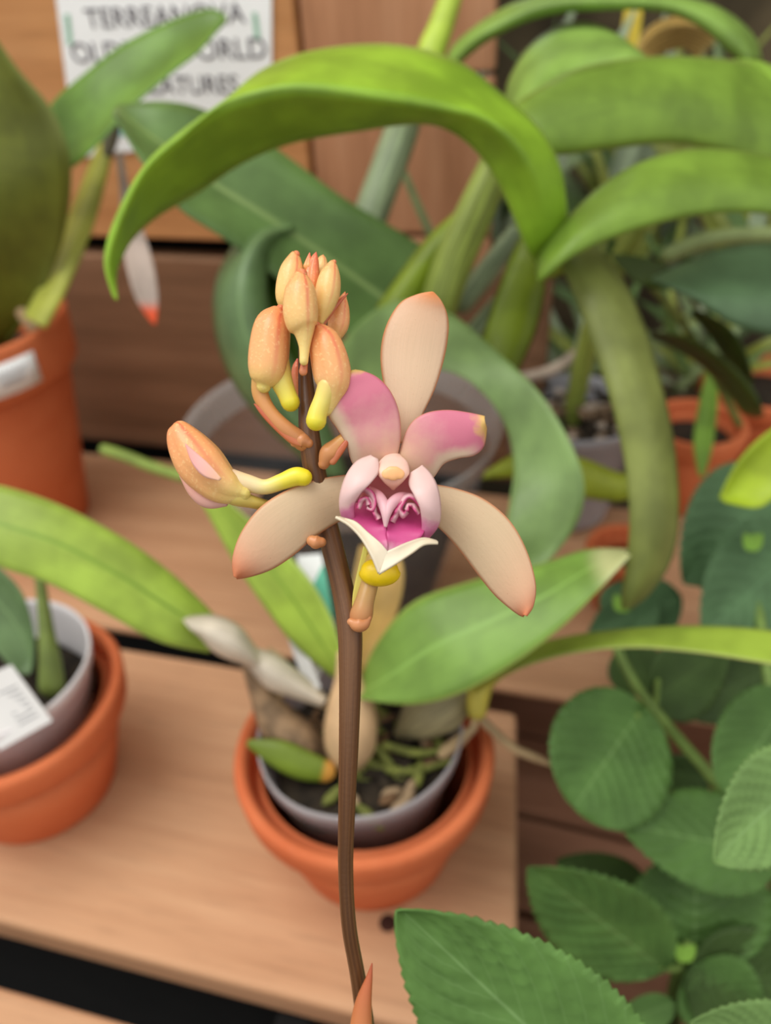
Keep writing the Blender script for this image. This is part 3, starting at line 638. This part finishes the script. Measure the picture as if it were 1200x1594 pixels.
sh = thing('toothed_leaf_shrub', 'green shrub with saw toothed leaves filling the lower right corner', 'shrub', (sp0.x, sp0.y, ZD))
STEMG = plain('shrub_stem', (112, 138, 66), .6, .2, 60)
tube('stem', [(958, 1005), (985, 1060), (1018, 1105), (1065, 1160), (1110, 1215), (1150, 1300), (1160, 1450), (1150, 1600)], [.45, .44, .43, .43, .43, .44, .47, .52], [7, 8, 9, 9, 9, 9, 9, 9], STEMG, sh)
tube('stem', [(1045, 1600), (1050, 1550), (1058, 1505), (1070, 1470)], [.50, .46, .43, .42], [14, 12, 10, 6], STEMG, sh)
tube('stem', [(1190, 1600), (1210, 1300), (1200, 1100), (1180, 950), (1150, 850)], [.5, .45, .45, .48, .52], 8, STEMG, sh)
LV = [
 ((1215, 745), (1062, 905), 88, .52, .50, N4, {}), ((1245, 850), (1092, 992), 92, .49, .47, N4, {}),
 ((1060, 930), (915, 985), 50, .52, .50, N4, {}), ((965, 905), (1000, 1000), 46, .53, .50, N4, {}),
 ((1010, 1095), (1130, 1010), 60, .45, .48, N3, {}), ((1015, 1090), (980, 1000), 52, .46, .49, N3, {}),
 ((1230, 1030), (1050, 1105), 60, .50, .48, N3, {}), ((1110, 1215), (1000, 1190), 30, .47, .47, N3, {}),
 ((992, 1112), (893, 1258), 108, .42, .395, N1, dict(fat=.5, notch=.10, teeth=17, amp=.05)),
 ((1232, 1085), (1128, 1235), 78, .41, .39, N1, dict(fat=.5)),
 ((1210, 1330), (962, 1282), 76, .42, .40, N1, dict(tilt=.5)), ((1190, 1310), (1040, 1395), 60, .44, .43, N1, {}),
 ((1010, 1405), (868, 1338), 46, .46, .46, N3, {}),
 ((1080, 1500), (1085, 1318), 112, .43, .43, N1, dict(fat=.5, cup=.2)), ((1062, 1525), (1225, 1520), 84, .42, .43, N3, dict(fat=.5)),
 ((1068, 1505), (1180, 1600), 66, .42, .43, N1, {}), ((1160, 1480), (1140, 1350), 60, .46, .46, N3, {}),
 ((1032, 1508), (824, 1348), 84, .40, .37, N1, dict(tilt=-.2)),
 ((1050, 1560), (950, 1600), 30, .42, .42, N1, {}),
 ((1270, 1190), (1110, 1338), 84, .28, .265, N2, dict(teeth=18)),
 ((1000, 1765), (622, 1413), 140, .24, .225, nettle('toothed_leaf_front', (106, 146, 74), (140, 176, 112)), dict(teeth=30, cup=.14, amp=.05)),
 ((1290, 1640), (1075, 1590), 66, .26, .255, N2, dict(teeth=18)),
]
for b, t, hw, db, dt_, m_, kw in LV: toothed('leaf', b, t, hw, db, dt_, m_, sh, **kw)
for x, y, d in ((968, 945, .49), (1065, 1490, .41), (1170, 850, .47)):
    for a in (-.5, .2, .8):
        toothed('young_leaf', (x, y+8), (x+22*math.sin(a), y-20), 9, d, d, plain('young_leaf_lime', (140, 186, 70), .5, .1, tr=.2) if a == -.5 and x == 968 else bpy.data.materials['young_leaf_lime'], sh, teeth=6, n=30, k=6)
tube('petiole', [(1018, 1105), (1004, 1108), (992, 1114)], [.43, .425, .42], 5, STEMG, sh)
tube('petiole', [(1058, 1505), (1045, 1508), (1030, 1508)], [.42, .41, .40], 5, STEMG, sh)
tube('petiole', [(1020, 1105), (1022, 1085), (1024, 1060)], [.43, .44, .45], 4, STEMG, sh)
# lower right pot for the shrub
clay_pot(Vector((sp0.x+.05, sp0.y-.01, ZD+.0005)), .05, .07, 'terracotta pot low at the bottom right under the toothed leaf shrub')

# ------------------------------------------------------------------ THE FLOWER SPIKE
D = .171
spk = thing('flowering_orchid', 'tall brown orchid spike with a pink and cream flower and orange buds', 'orchid', Vector((P(575, 1700, .22).x, P(575, 1700, .22).y, SHELF+.001)))
def stalkmat(name, c, c2, rough=.4):
    q = NT(name); u, v = q.uv(); a = q.noise(q.coord('UV', (10, 2, 1)), 2, 4)
    s = q.mix(q.fac(a, .3, .7), lin(c), lin(c2)); q.l(s, q.b.inputs['Base Color']); q.b.inputs['Roughness'].default_value = rough
    q.bump(q.noise(q.coord(), 900, 2), .2, .0003); return q.m
STALK = stalkmat('brown_stalk', (84, 52, 27), (112, 74, 42))
base = worldloc(spk)
sp = [P(473, 545, D+.004), P(477, 610, D+.003), P(483, 690, D+.002), P(497, 770, D+.004), P(517, 850, D+.006), P(533, 915, D+.006), P(544, 975, D+.005), P(545, 1050, D+.004), P(543, 1150, D+.004), P(540, 1250, D+.006),
      P(538, 1350, D+.009), P(543, 1440, D+.012), P(556, 1515, D+.016), P(568, 1590, D+.02), P(576, 1680, .205), Vector((base.x, base.y, SHELF+.13)), Vector((base.x, base.y, SHELF+.085))]
rr_ = [9, 13, 17, 18, 18, 18, 20, 18, 16, 14, 12.5, 12.5, 13, 16, 17, 17, 17]
tube3('stalk', sp, [r*D/F for r in rr_], STALK, spk, n=90, k=20)
lathe('pot', base, [(0, .003), (.026, .003), (.034, .068), (.034, .082), (.0365, .082), (.0375, .080), (.036, .066), (.033, .062), (.027, 0), (0, 0)], TERRA, spk)
lathe('bark_mix', base, [(.033, .072), (0, .078)], SOIL, spk, 30)
def budmat(name, stops, rough=.35, noise_=True):
    q = NT(name); u, v = q.uv(); s = q.ramp(v, stops)
    a = q.noise(q.coord('UV', (8, 2, 1)), 2.5, 4)
    s = q.mix(q.math('MULTIPLY', q.math('MULTIPLY', q.fac(a, .45, .75), .4), q.fac(v, .75, .3)), s, lin((238, 132, 92)))
    su = q.math('ABSOLUTE', q.math('SUBTRACT', q.math('FRACT', q.math('ADD', q.math('MULTIPLY', u, 3), .739)), .5))
    s = q.mix(q.math('MULTIPLY', q.math('MULTIPLY', q.fac(su, .40, .5), .7), q.fac(v, .9, .2)), s, lin((222, 98, 74)))
    fr = q.noise(q.coord(), 1300, 2)
    s = q.mix(q.math('MULTIPLY', q.fac(fr, .58, .68), .35), s, lin((255, 222, 160)))
    q.l(s, q.b.inputs['Base Color']); q.b.inputs['Roughness'].default_value = rough
    q.b.inputs['Subsurface Weight'].default_value = .15; q.b.inputs['Subsurface Radius'].default_value = (.004, .002, .001); q.b.inputs['Subsurface Scale'].default_value = .5
    q.bump(fr, .25, .0003); return q.m
BUD = budmat('orange_bud', [(0, (214, 104, 78)), (.18, (236, 152, 96)), (.6, (240, 178, 118)), (.85, (236, 206, 124)), (1, (222, 206, 106))])
BUDY = budmat('yellow_bud', [(0, (206, 96, 70)), (.15, (236, 166, 108)), (.5, (240, 194, 124)), (1, (238, 216, 130))])
BUDR = budmat('red_tipped_bud', [(0, (214, 92, 92)), (.3, (230, 120, 84)), (1, (238, 170, 104))])
def simple(name, stops, rough=.35, sss=.1):
    q = NT(name); u, v = q.uv(); s = q.ramp(v, stops); q.l(s, q.b.inputs['Base Color']); q.b.inputs['Roughness'].default_value = rough
    q.b.inputs['Subsurface Weight'].default_value = sss; q.b.inputs['Subsurface Radius'].default_value = (.004, .003, .001); q.b.inputs['Subsurface Scale'].default_value = .5
    q.bump(q.noise(q.coord(), 500, 3), .1, .0003); return q.m
SPUR = simple('yellow_spur', [(0, (236, 200, 130)), (.4, (232, 214, 110)), (1, (226, 214, 34))])
PED = simple('orange_pedicel', [(0, (226, 190, 104)), (.4, (214, 150, 92)), (1, (184, 118, 72))])
PEDY = simple('yellow_pedicel', [(0, (226, 200, 116)), (.5, (206, 184, 90)), (1, (178, 140, 70))])
BRACT = simple('red_brown_bract', [(0, (176, 72, 52)), (.5, (196, 104, 66)), (1, (190, 122, 78))])
NODE = simple('pale_node', [(0, (206, 140, 92)), (1, (190, 124, 76))])
def bud(path, rad, d, mat=BUD, spur=None, ped=None, bract=None, ph=.5, ridge=.1, pedm=PED, label=None):
    b = tube('bud', path, d, rad, mat, spk, n=34, k=30, ridge=ridge, nr=3, ph=ph, label=label)
    if spur: tube('spur', *spur, SPUR, b, n=24, k=18)
    if ped: tube('pedicel', *ped, pedm, b, n=24, k=16)
    if bract: tube('bract', *bract, BRACT, b, n=16, k=10, flat=.45)
    return b
bud([(436, 481), (433, 486), (425, 505), (420, 540), (417, 573), (413, 592), (411, 600)], [7, 15, 28, 32, 31, 24, 12], [D-.002]*7, BUD, ridge=.08, ph=.5,
    spur=([(430, 560), (437, 590), (446, 612), (452, 626)], D-.001, [20, 18, 15, 15]),
    ped=([(407, 585), (405, 612), (420, 642), (445, 668), (472, 688)], [D-.001, D, D, D, D+.001], [15, 13, 12, 13, 15]),
    bract=([(396, 629), (410, 643), (430, 662), (455, 684), (468, 692)], D-.001, [1, 5, 7, 7, 3]))
bud([(470, 427), (469, 431), (468, 450), (468, 480), (470, 505), (473, 518), (474, 540), (473, 562)], [9, 13, 24, 28, 25, 16, 9, 7], [D-.007]*8, BUDY, ridge=.05, ph=.5)
bud([(520, 408), (518, 412), (514, 430), (510, 455), (504, 480), (500, 500)], [4, 8, 17, 20, 15, 5], [D-.002]*6, BUDY, ridge=.05)
bud([(461, 396), (459, 400), (455, 420), (450, 448), (448, 470), (452, 488)], [6, 10, 19, 21, 17, 4], [D+.002]*6, BUDY, ridge=.05)
bud([(492, 393), (490, 402), (487, 420), (486, 440), (486, 460)], [1, 6, 11, 13, 8], [D+.001]*5, BUDR, ridge=.2, label='reddest innermost bud at the tip')
bud([(503, 397), (502, 403), (500, 420), (496, 440)], [1, 7, 12, 10], [D+.005]*4, BUDY, ridge=.1)
bud([(482, 394), (481, 402), (480, 414)], [1, 4, 8], [D+.001]*3, BUDR, ridge=.2)
bud([(537, 455), (535, 462), (531, 480), (527, 505), (520, 525), (512, 535)], [1, 5, 14, 17, 10, 2], [D+.003]*6, BUD, ridge=.08,
    bract=([(541, 457), (530, 468), (514, 486), (500, 505)], D-.001, [1, 3, 5, 6]))
bud([(494, 508), (496, 512), (506, 532), (515, 565), (519, 595), (514, 618), (508, 636)], [7, 13, 26, 31, 29, 19, 12], [D-.004]*7, BUD, ridge=.12, ph=.5,
    spur=([(512, 600), (503, 622), (495, 642), (492, 655)], D-.005, [18, 15, 15, 16]),
    bract=([(480, 528), (476, 550), (473, 570), (472, 578)], D-.006, [1, 5, 6, 7]))
bud([(463, 560), (462, 575), (464, 600), (468, 620)], [2, 8, 9, 4], [D+.009]*4, BUDR, ridge=.1)
bb = bud([(272, 660), (275, 664), (289, 688), (312, 720), (338, 748), (360, 762), (378, 768)], [2, 16, 30, 38, 33, 25, 12], [D-.002]*7, BUD, ridge=.12, ph=.5,
    ped=([(335, 766), (365, 774), (395, 782), (425, 790), (470, 800)], [D-.003, D-.002, D, D+.002, D+.004], [7, 13, 10, 9, 9]), pedm=PEDY, label='large half open bud at left')
tube('spur', [(362, 748), (385, 752), (412, 758), (438, 750), (460, 742), (472, 743)], D-.001, [18, 14, 12, 13, 15, 14], simple('spur_pink_to_yellow', [(0, (232, 196, 168)), (.35, (236, 214, 160)), (.6, (232, 216, 70)), (1, (238, 222, 30))]), bb, n=30, k=18)
blade('petal', [(288, 690), (300, 700), (325, 722), (345, 745)], [(290, 695), (300, 722), (318, 742), (342, 748)], D-.0082, simple('inner_pink_petal', [(0, (240, 160, 150)), (.5, (240, 178, 172)), (1, (236, 184, 150))]), bb, keel=-.001, n=16, k=6, thick=.0003)
tube('petal', [(285, 740), (305, 765), (325, 780), (350, 784)], D, [6, 12, 12, 5], simple('under_pink', [(0, (238, 170, 150)), (1, (226, 180, 170))]), bb)
# node knobs and pedicels on the stalk
pk = tube('pedicel', [(540, 678), (525, 692), (512, 706), (504, 722)], D-.001, [8, 11, 15, 9], PED, spk); tube('bract', [(545, 680), (533, 696), (518, 718)], D-.002, [2, 6, 6], BRACT, pk, n=10, k=8, flat=.6)
tube('node', [(486, 842), (492, 844), (500, 844)], D-.0008, [9, 11, 8], NODE, spk, n=14)
tube('node', [(458, 690), (470, 686), (480, 690)], D, [6, 12, 8], NODE, spk, n=12)
tube('bract', [(579, 1500), (574, 1525), (566, 1560), (562, 1600), (564, 1640)], D+.012, [1, 6, 13, 18, 20], simple('sheath_bract', [(0, (150, 56, 40)), (.3, (178, 92, 54)), (1, (206, 140, 84))]), spk, n=20, flat=.8, label='orange brown pointed bract')
# ---- the open flower
fb = P(600, 790, D)
fl = mesh('flower', [P(606, 742, D+.003), P(612, 742, D+.003), P(609, 748, D+.003), P(609, 744, D+.001)], [(0, 1, 3), (1, 2, 3), (2, 0, 3), (0, 2, 1)], NODE, spk, label='open pink and cream flower')
bpy.data.objects.remove(fl)
SEP = NT('peach_sepal')
def petalmat(name, base, edge, tip, mid=None, tr=.25, speck=True, e0=.45):
    q = NT(name); u, v = q.uv(); e = q.math('ABSOLUTE', q.math('SUBTRACT', u, .5))
    s = q.mix(q.fac(v, .35, .95), lin(base), lin(mid or base))
    s = q.mix(q.fac(v, .68, 1.0), s, lin(tip))
    ee = q.fac(e, e0, .5); s = q.mix(ee, s, lin(edge))
    if speck:
        sp_ = q.noise(q.coord('UV', (26, 60, 1)), 1, 2); s = q.mix(q.math('MULTIPLY', q.fac(sp_, .68, .76), .55), s, lin((196, 136, 96)))
    st_ = q.noise(q.coord('UV', (40, 2, 1)), 1.5, 3); s = q.mix(q.math('MULTIPLY', q.fac(st_, .4, .7), .12), s, lin((190, 170, 130)))
    q.l(s, q.b.inputs['Base Color']); q.b.inputs['Roughness'].default_value = .4; q.b.inputs['Specular IOR Level'].default_value = .35
    q.bump(q.noise(q.coord(), 900, 3), .25, .0003); q.translucent(s, tr); return q.m
SD = petalmat('sepal_dorsal', (236, 206, 174), (232, 156, 106), (240, 150, 84), (230, 186, 152))
SLAT = petalmat('sepal_lateral', (226, 200, 164), (228, 158, 116), (236, 144, 100), (234, 176, 142))
def pinkmat(name, tipc, swap=False):
    q = NT(name); u, v = q.uv(); e = q.math('ABSOLUTE', q.math('SUBTRACT', u, .5)); nz = q.noise(q.coord(), 350, 3)
    vv = q.math('ADD', v, q.math('MULTIPLY', q.math('SUBTRACT', nz, .5), .25))
    s = q.ramp(vv, [(0.0, (242, 218, 178)), (.16, (240, 200, 176)), (.42, (232, 160, 168)), (.6, (226, 132, 156)), (.82, (226, 130, 156)), (.93, tipc), (1, tipc)])
    u2 = u if not swap else q.math('SUBTRACT', 1, u)
    uu = q.math('ADD', u2, q.math('MULTIPLY', q.math('SUBTRACT', nz, .5), .12))
    low = q.math('MULTIPLY', q.fac(uu, .30, .08), q.fac(v, .85, .55)); s = q.mix(low, s, lin((240, 216, 190)))
    s = q.mix(q.fac(e, .485, .5), s, lin((236, 150, 110)))
    q.l(s, q.b.inputs['Base Color']); q.b.inputs['Roughness'].default_value = .45; q.bump(nz, .2, .0003); q.translucent(s, .25); return q.m
PK1 = pinkmat('petal_pink_left', (232, 200, 120)); PK2 = pinkmat('petal_pink_right', (240, 200, 120), True)
flo = bpy.data.objects.new('flower', None); COL.objects.link(flo); flo.parent = spk; flo.location = fb-worldloc(spk); flo['label'] = 'open pink and cream flower'
blade('sepal', [(621, 690), (612, 650), (598, 600), (593, 552), (601, 510), (622, 474), (648, 460), (673, 455)], [(640, 690), (652, 655), (676, 605), (691, 555), (697, 515), (695, 490), (687, 470), (674, 455)],
      [D+.002, D+.002, D+.003, D+.004, D+.0045, D+.005, D+.005, D+.005], SD, flo, dA=[.0, .0005, .001, .001, .001, .001, .0005, 0], dB=[.0, .001, .0015, .002, .002, .0015, .0005, 0], keel=0, thick=.0008, n=44, k=14, label='upright peach sepal')
blade('sepal', [(560, 738), (510, 744), (455, 760), (408, 788), (378, 826), (364, 866), (366, 897)], [(560, 800), (525, 812), (490, 835), (457, 863), (425, 884), (393, 895), (368, 899)],
      [D+.003, D+.002, D-.001, D-.003, D-.004, D-.004, D-.003], SLAT, flo, dA=.0005, dB=.002, thick=.0008, n=44, k=14, label='left spreading peach sepal')
blade('sepal', [(655, 752), (705, 760), (752, 777), (792, 810), (818, 855), (832, 905), (829, 940), (818, 958)], [(660, 800), (692, 828), (718, 858), (744, 893), (770, 925), (793, 945), (808, 955), (816, 958)],
      [D+.003, D+.002, D+.001, D, D-.001, D-.002, D-.002, D-.002], SLAT, flo, dA=.0005, dB=.002, thick=.0008, n=44, k=14, label='right spreading peach sepal')
blade('petal', [(566, 745), (548, 718), (540, 692), (526, 668), (511, 645), (510, 615), (523, 592), (548, 578)], [(606, 742), (617, 712), (623, 678), (620, 640), (607, 609), (588, 589), (568, 580), (552, 577)],
      [D+.001, D-.001, D-.003, D-.004, D-.005, D-.005, D-.005, D-.004], PK1, flo, dA=.0015, dB=.001, keel=0, thick=.0006, n=44, k=16, label='left pink petal')
blade('petal', [(616, 735), (626, 692), (640, 660), (662, 644), (695, 639), (728, 643), (754, 649)], [(650, 752), (672, 745), (690, 722), (712, 713), (738, 708), (752, 694), (756, 668)],
      [D+.001, D-.001, D-.003, D-.004, D-.004, D-.004, D-.004], PK2, flo, dA=.0005, dB=.002, keel=0, thick=.0006, n=44, k=16, label='right pink petal')
# lip
def lipmat(name, stops, axis='v', nsc=500, amp=.2):
    q = NT(name); u, v = q.uv(); nz = q.noise(q.coord(), nsc, 3)
    a = q.math('ADD', v if axis == 'v' else u, q.math('MULTIPLY', q.math('SUBTRACT', nz, .5), amp))
    s = q.ramp(a, stops); q.l(s, q.b.inputs['Base Color']); q.b.inputs['Roughness'].default_value = .45; q.bump(nz, .2, .0003); q.translucent(s, .2); return q.m
LOBE = lipmat('lip_side_lobe', [(0, (244, 214, 206)), (.7, (242, 206, 204)), (.82, (228, 140, 180)), (1, (214, 92, 152))])
MAG = lipmat('lip_magenta', [(0, (222, 110, 150)), (.3, (210, 72, 138)), (.72, (222, 92, 156)), (.86, (240, 170, 200)), (1, (248, 228, 220))])
SALM = lipmat('lip_throat', [(0, (232, 146, 148)), (.5, (236, 160, 156)), (1, (222, 170, 140))])
CREAM = lipmat('lip_cream_margin', [(0, (240, 226, 196)), (1, (244, 232, 208))])
RUF = lipmat('lip_ruffle', [(0, (236, 186, 196)), (.5, (240, 196, 202)), (.8, (214, 90, 140)), (1, (204, 64, 126))], 'u', 700, .3)
KEEL = lipmat('lip_keel', [(0, (226, 130, 150)), (.5, (240, 190, 198)), (1, (244, 208, 210))])
lip = bpy.data.objects.new('lip', None); COL.objects.link(lip); lip.parent = spk; lip.location = P(600, 800, D-.004)-worldloc(spk); lip['label'] = 'magenta lip with cream margin'
E = D-.008
blade('throat', [(578, 738), (562, 765), (551, 790), (552, 812)], [(648, 738), (652, 765), (658, 795), (660, 828)], [E+.002, E+.004, E+.0035, E+.002], SALM, lip, keel=.004, k=14, n=20, thick=.0004)
blade('magenta_lobe', [(548, 775), (546, 800), (553, 822), (570, 840), (588, 862)], [(602, 790), (601, 808), (601, 824), (603, 842), (604, 864)], [E+.004, E+.002, E, E-.001, E-.001], MAG, lip, keel=.001, k=12, n=24, thick=.0004, wav=.0003)
blade('magenta_lobe', [(600, 790), (601, 808), (601, 824), (603, 842), (604, 864)], [(662, 785), (664, 812), (657, 834), (640, 848), (620, 862)], [E+.004, E+.002, E, E-.001, E-.001], MAG, lip, keel=.001, k=12, n=24, thick=.0004, wav=.0003)
blade('side_lobe', [(578, 711), (556, 720), (540, 742), (531, 772), (532, 798), (543, 816)], [(586, 716), (588, 736), (576, 752), (560, 766), (550, 785), (550, 812)], [E+.002, E, E-.002, E-.002, E, E+.002], LOBE, lip, dA=.0018, dB=.0, keel=-.0006, k=12, n=30)
blade('side_lobe', [(656, 726), (670, 740), (680, 762), (684, 795), (680, 818), (664, 838)], [(640, 738), (638, 756), (646, 772), (655, 790), (658, 812), (658, 836)], [E+.002, E, E-.002, E-.002, E, E+.002], LOBE, lip, dA=.0018, dB=.0, keel=-.0006, k=12, n=30)
blade('cream_margin', [(522, 805), (543, 818), (562, 838), (578, 866), (589, 893)], [(527, 805), (552, 811), (572, 828), (592, 845), (604, 859)], [E-.001, E-.002, E-.003, E-.004, E-.004], CREAM, lip, dA=-.001, dB=.0, keel=-.0006, k=8, n=26, thick=.0005)
blade('cream_margin', [(682, 846), (660, 848), (640, 862), (616, 878), (590, 894)], [(680, 842), (660, 837), (637, 843), (618, 851), (602, 858)], [E-.001, E-.002, E-.003, E-.004, E-.004], CREAM, lip, dA=-.001, dB=.0, keel=-.0006, k=8, n=26, thick=.0005)
tube('keel', [(577, 760), (588, 772), (597, 786), (600, 800), (600, 818)], [E+.003, E+.001, E, E-.001, E-.001], [4, 9, 9, 7, 3], KEEL, lip, n=20, k=12)
tube('keel', [(640, 770), (622, 775), (608, 786), (602, 800), (600, 818)], [E+.003, E+.001, E, E-.001, E-.001], [4, 9, 9, 7, 3], KEEL, lip, n=20, k=12)
def ruffle(pts, w1, w2, d, seed):
    n = len(pts); A = []; B = []
    for i, (x, y) in enumerate(pts):
        q0 = pts[max(i-1, 0)]; q1 = pts[min(i+1, n-1)]; tx, ty = q1[0]-q0[0], q1[1]-q0[1]; L = math.hypot(tx, ty) or 1
        ww = (w1 if i % 2 else w2); A.append((x-ty/L*ww, y+tx/L*ww)); B.append((x+ty/L*ww, y-tx/L*ww))
    blade('ruffle', A, B, d, RUF, lip, keel=-.0008, dA=.0015, k=6, n=36, thick=.0003, wav=.0004, seed=seed)
ruffle([(552, 782), (556, 768), (566, 762), (576, 768), (582, 780), (578, 792), (571, 790)], 5, 3.5, E-.0005, 1)
ruffle([(558, 792), (562, 780), (570, 776), (574, 786)], 4, 2.5, E-.001, 2)
ruffle([(590, 808), (584, 798), (580, 786), (574, 774)], 4, 5, E-.0003, 3)
ruffle([(655, 788), (648, 776), (636, 772), (626, 780), (622, 792), (628, 802), (634, 796)], 5, 3.5, E-.0005, 4)
ruffle([(652, 800), (644, 788), (636, 786), (632, 794)], 4, 2.5, E-.001, 5)
ruffle([(610, 812), (616, 802), (622, 792), (630, 780)], 4, 5, E-.0003, 6)
ruffle([(645, 764), (652, 772), (656, 784)], 3, 4, E-.0008, 7)
# column
tube('column', [(612, 712), (612, 722), (612, 736), (612, 748), (612, 760)], [D-.001, D-.004, D-.0075, D-.0075, D-.006], [14, 23, 25, 17, 4], simple('column_pink', [(0, (242, 206, 184)), (.3, (242, 204, 190)), (1, (246, 184, 150))]), flo, n=26, k=24, flat=.45, label='pale pink column hood')
tube('anther_cap', [(602, 738), (607, 737), (612, 737), (617, 737), (622, 738)], [D-.0102]*5, [8, 10.5, 11, 10.5, 8], simple('anther_orange', [(0, (246, 184, 128)), (1, (246, 180, 120))]), flo, n=20, k=20, flat=.35, label='orange anther cap')
# spur of flower + pedicel
SPY = plain('bright_yellow', (240, 206, 24), .3, .06, 300, .1)
tube('spur', [(591-31*math.cos(a*math.pi/14), 889+2*math.sin(a*math.pi/14)) for a in range(15)], D, [.3+22*math.sin(a*math.pi/14)**.85 for a in range(15)], SPY, flo, n=57, k=28, round_=False, label='bright yellow rounded spur')
tube('pedicel', [(556, 972), (562, 958), (568, 935), (576, 905), (582, 870)], [D+.003, D+.001, D+.001, D+.002, D+.003], [12, 18, 15, 14, 13], simple('flower_pedicel', [(0, (176, 110, 64)), (.25, (196, 126, 80)), (.5, (186, 142, 86)), (1, (196, 166, 90))]), flo, n=26, k=18)
tube('node', [(546, 968), (556, 972), (566, 970), (574, 962)], D-.0003, [6, 12, 11, 5], NODE, spk, n=12)
blade('bract', [(566, 850), (556, 890), (549, 925), (548, 955)], [(572, 855), (570, 890), (562, 925), (553, 958)], D+.003, simple('yellow_green_bract', [(0, (206, 200, 90)), (1, (206, 186, 90))]), spk, n=16, k=4)
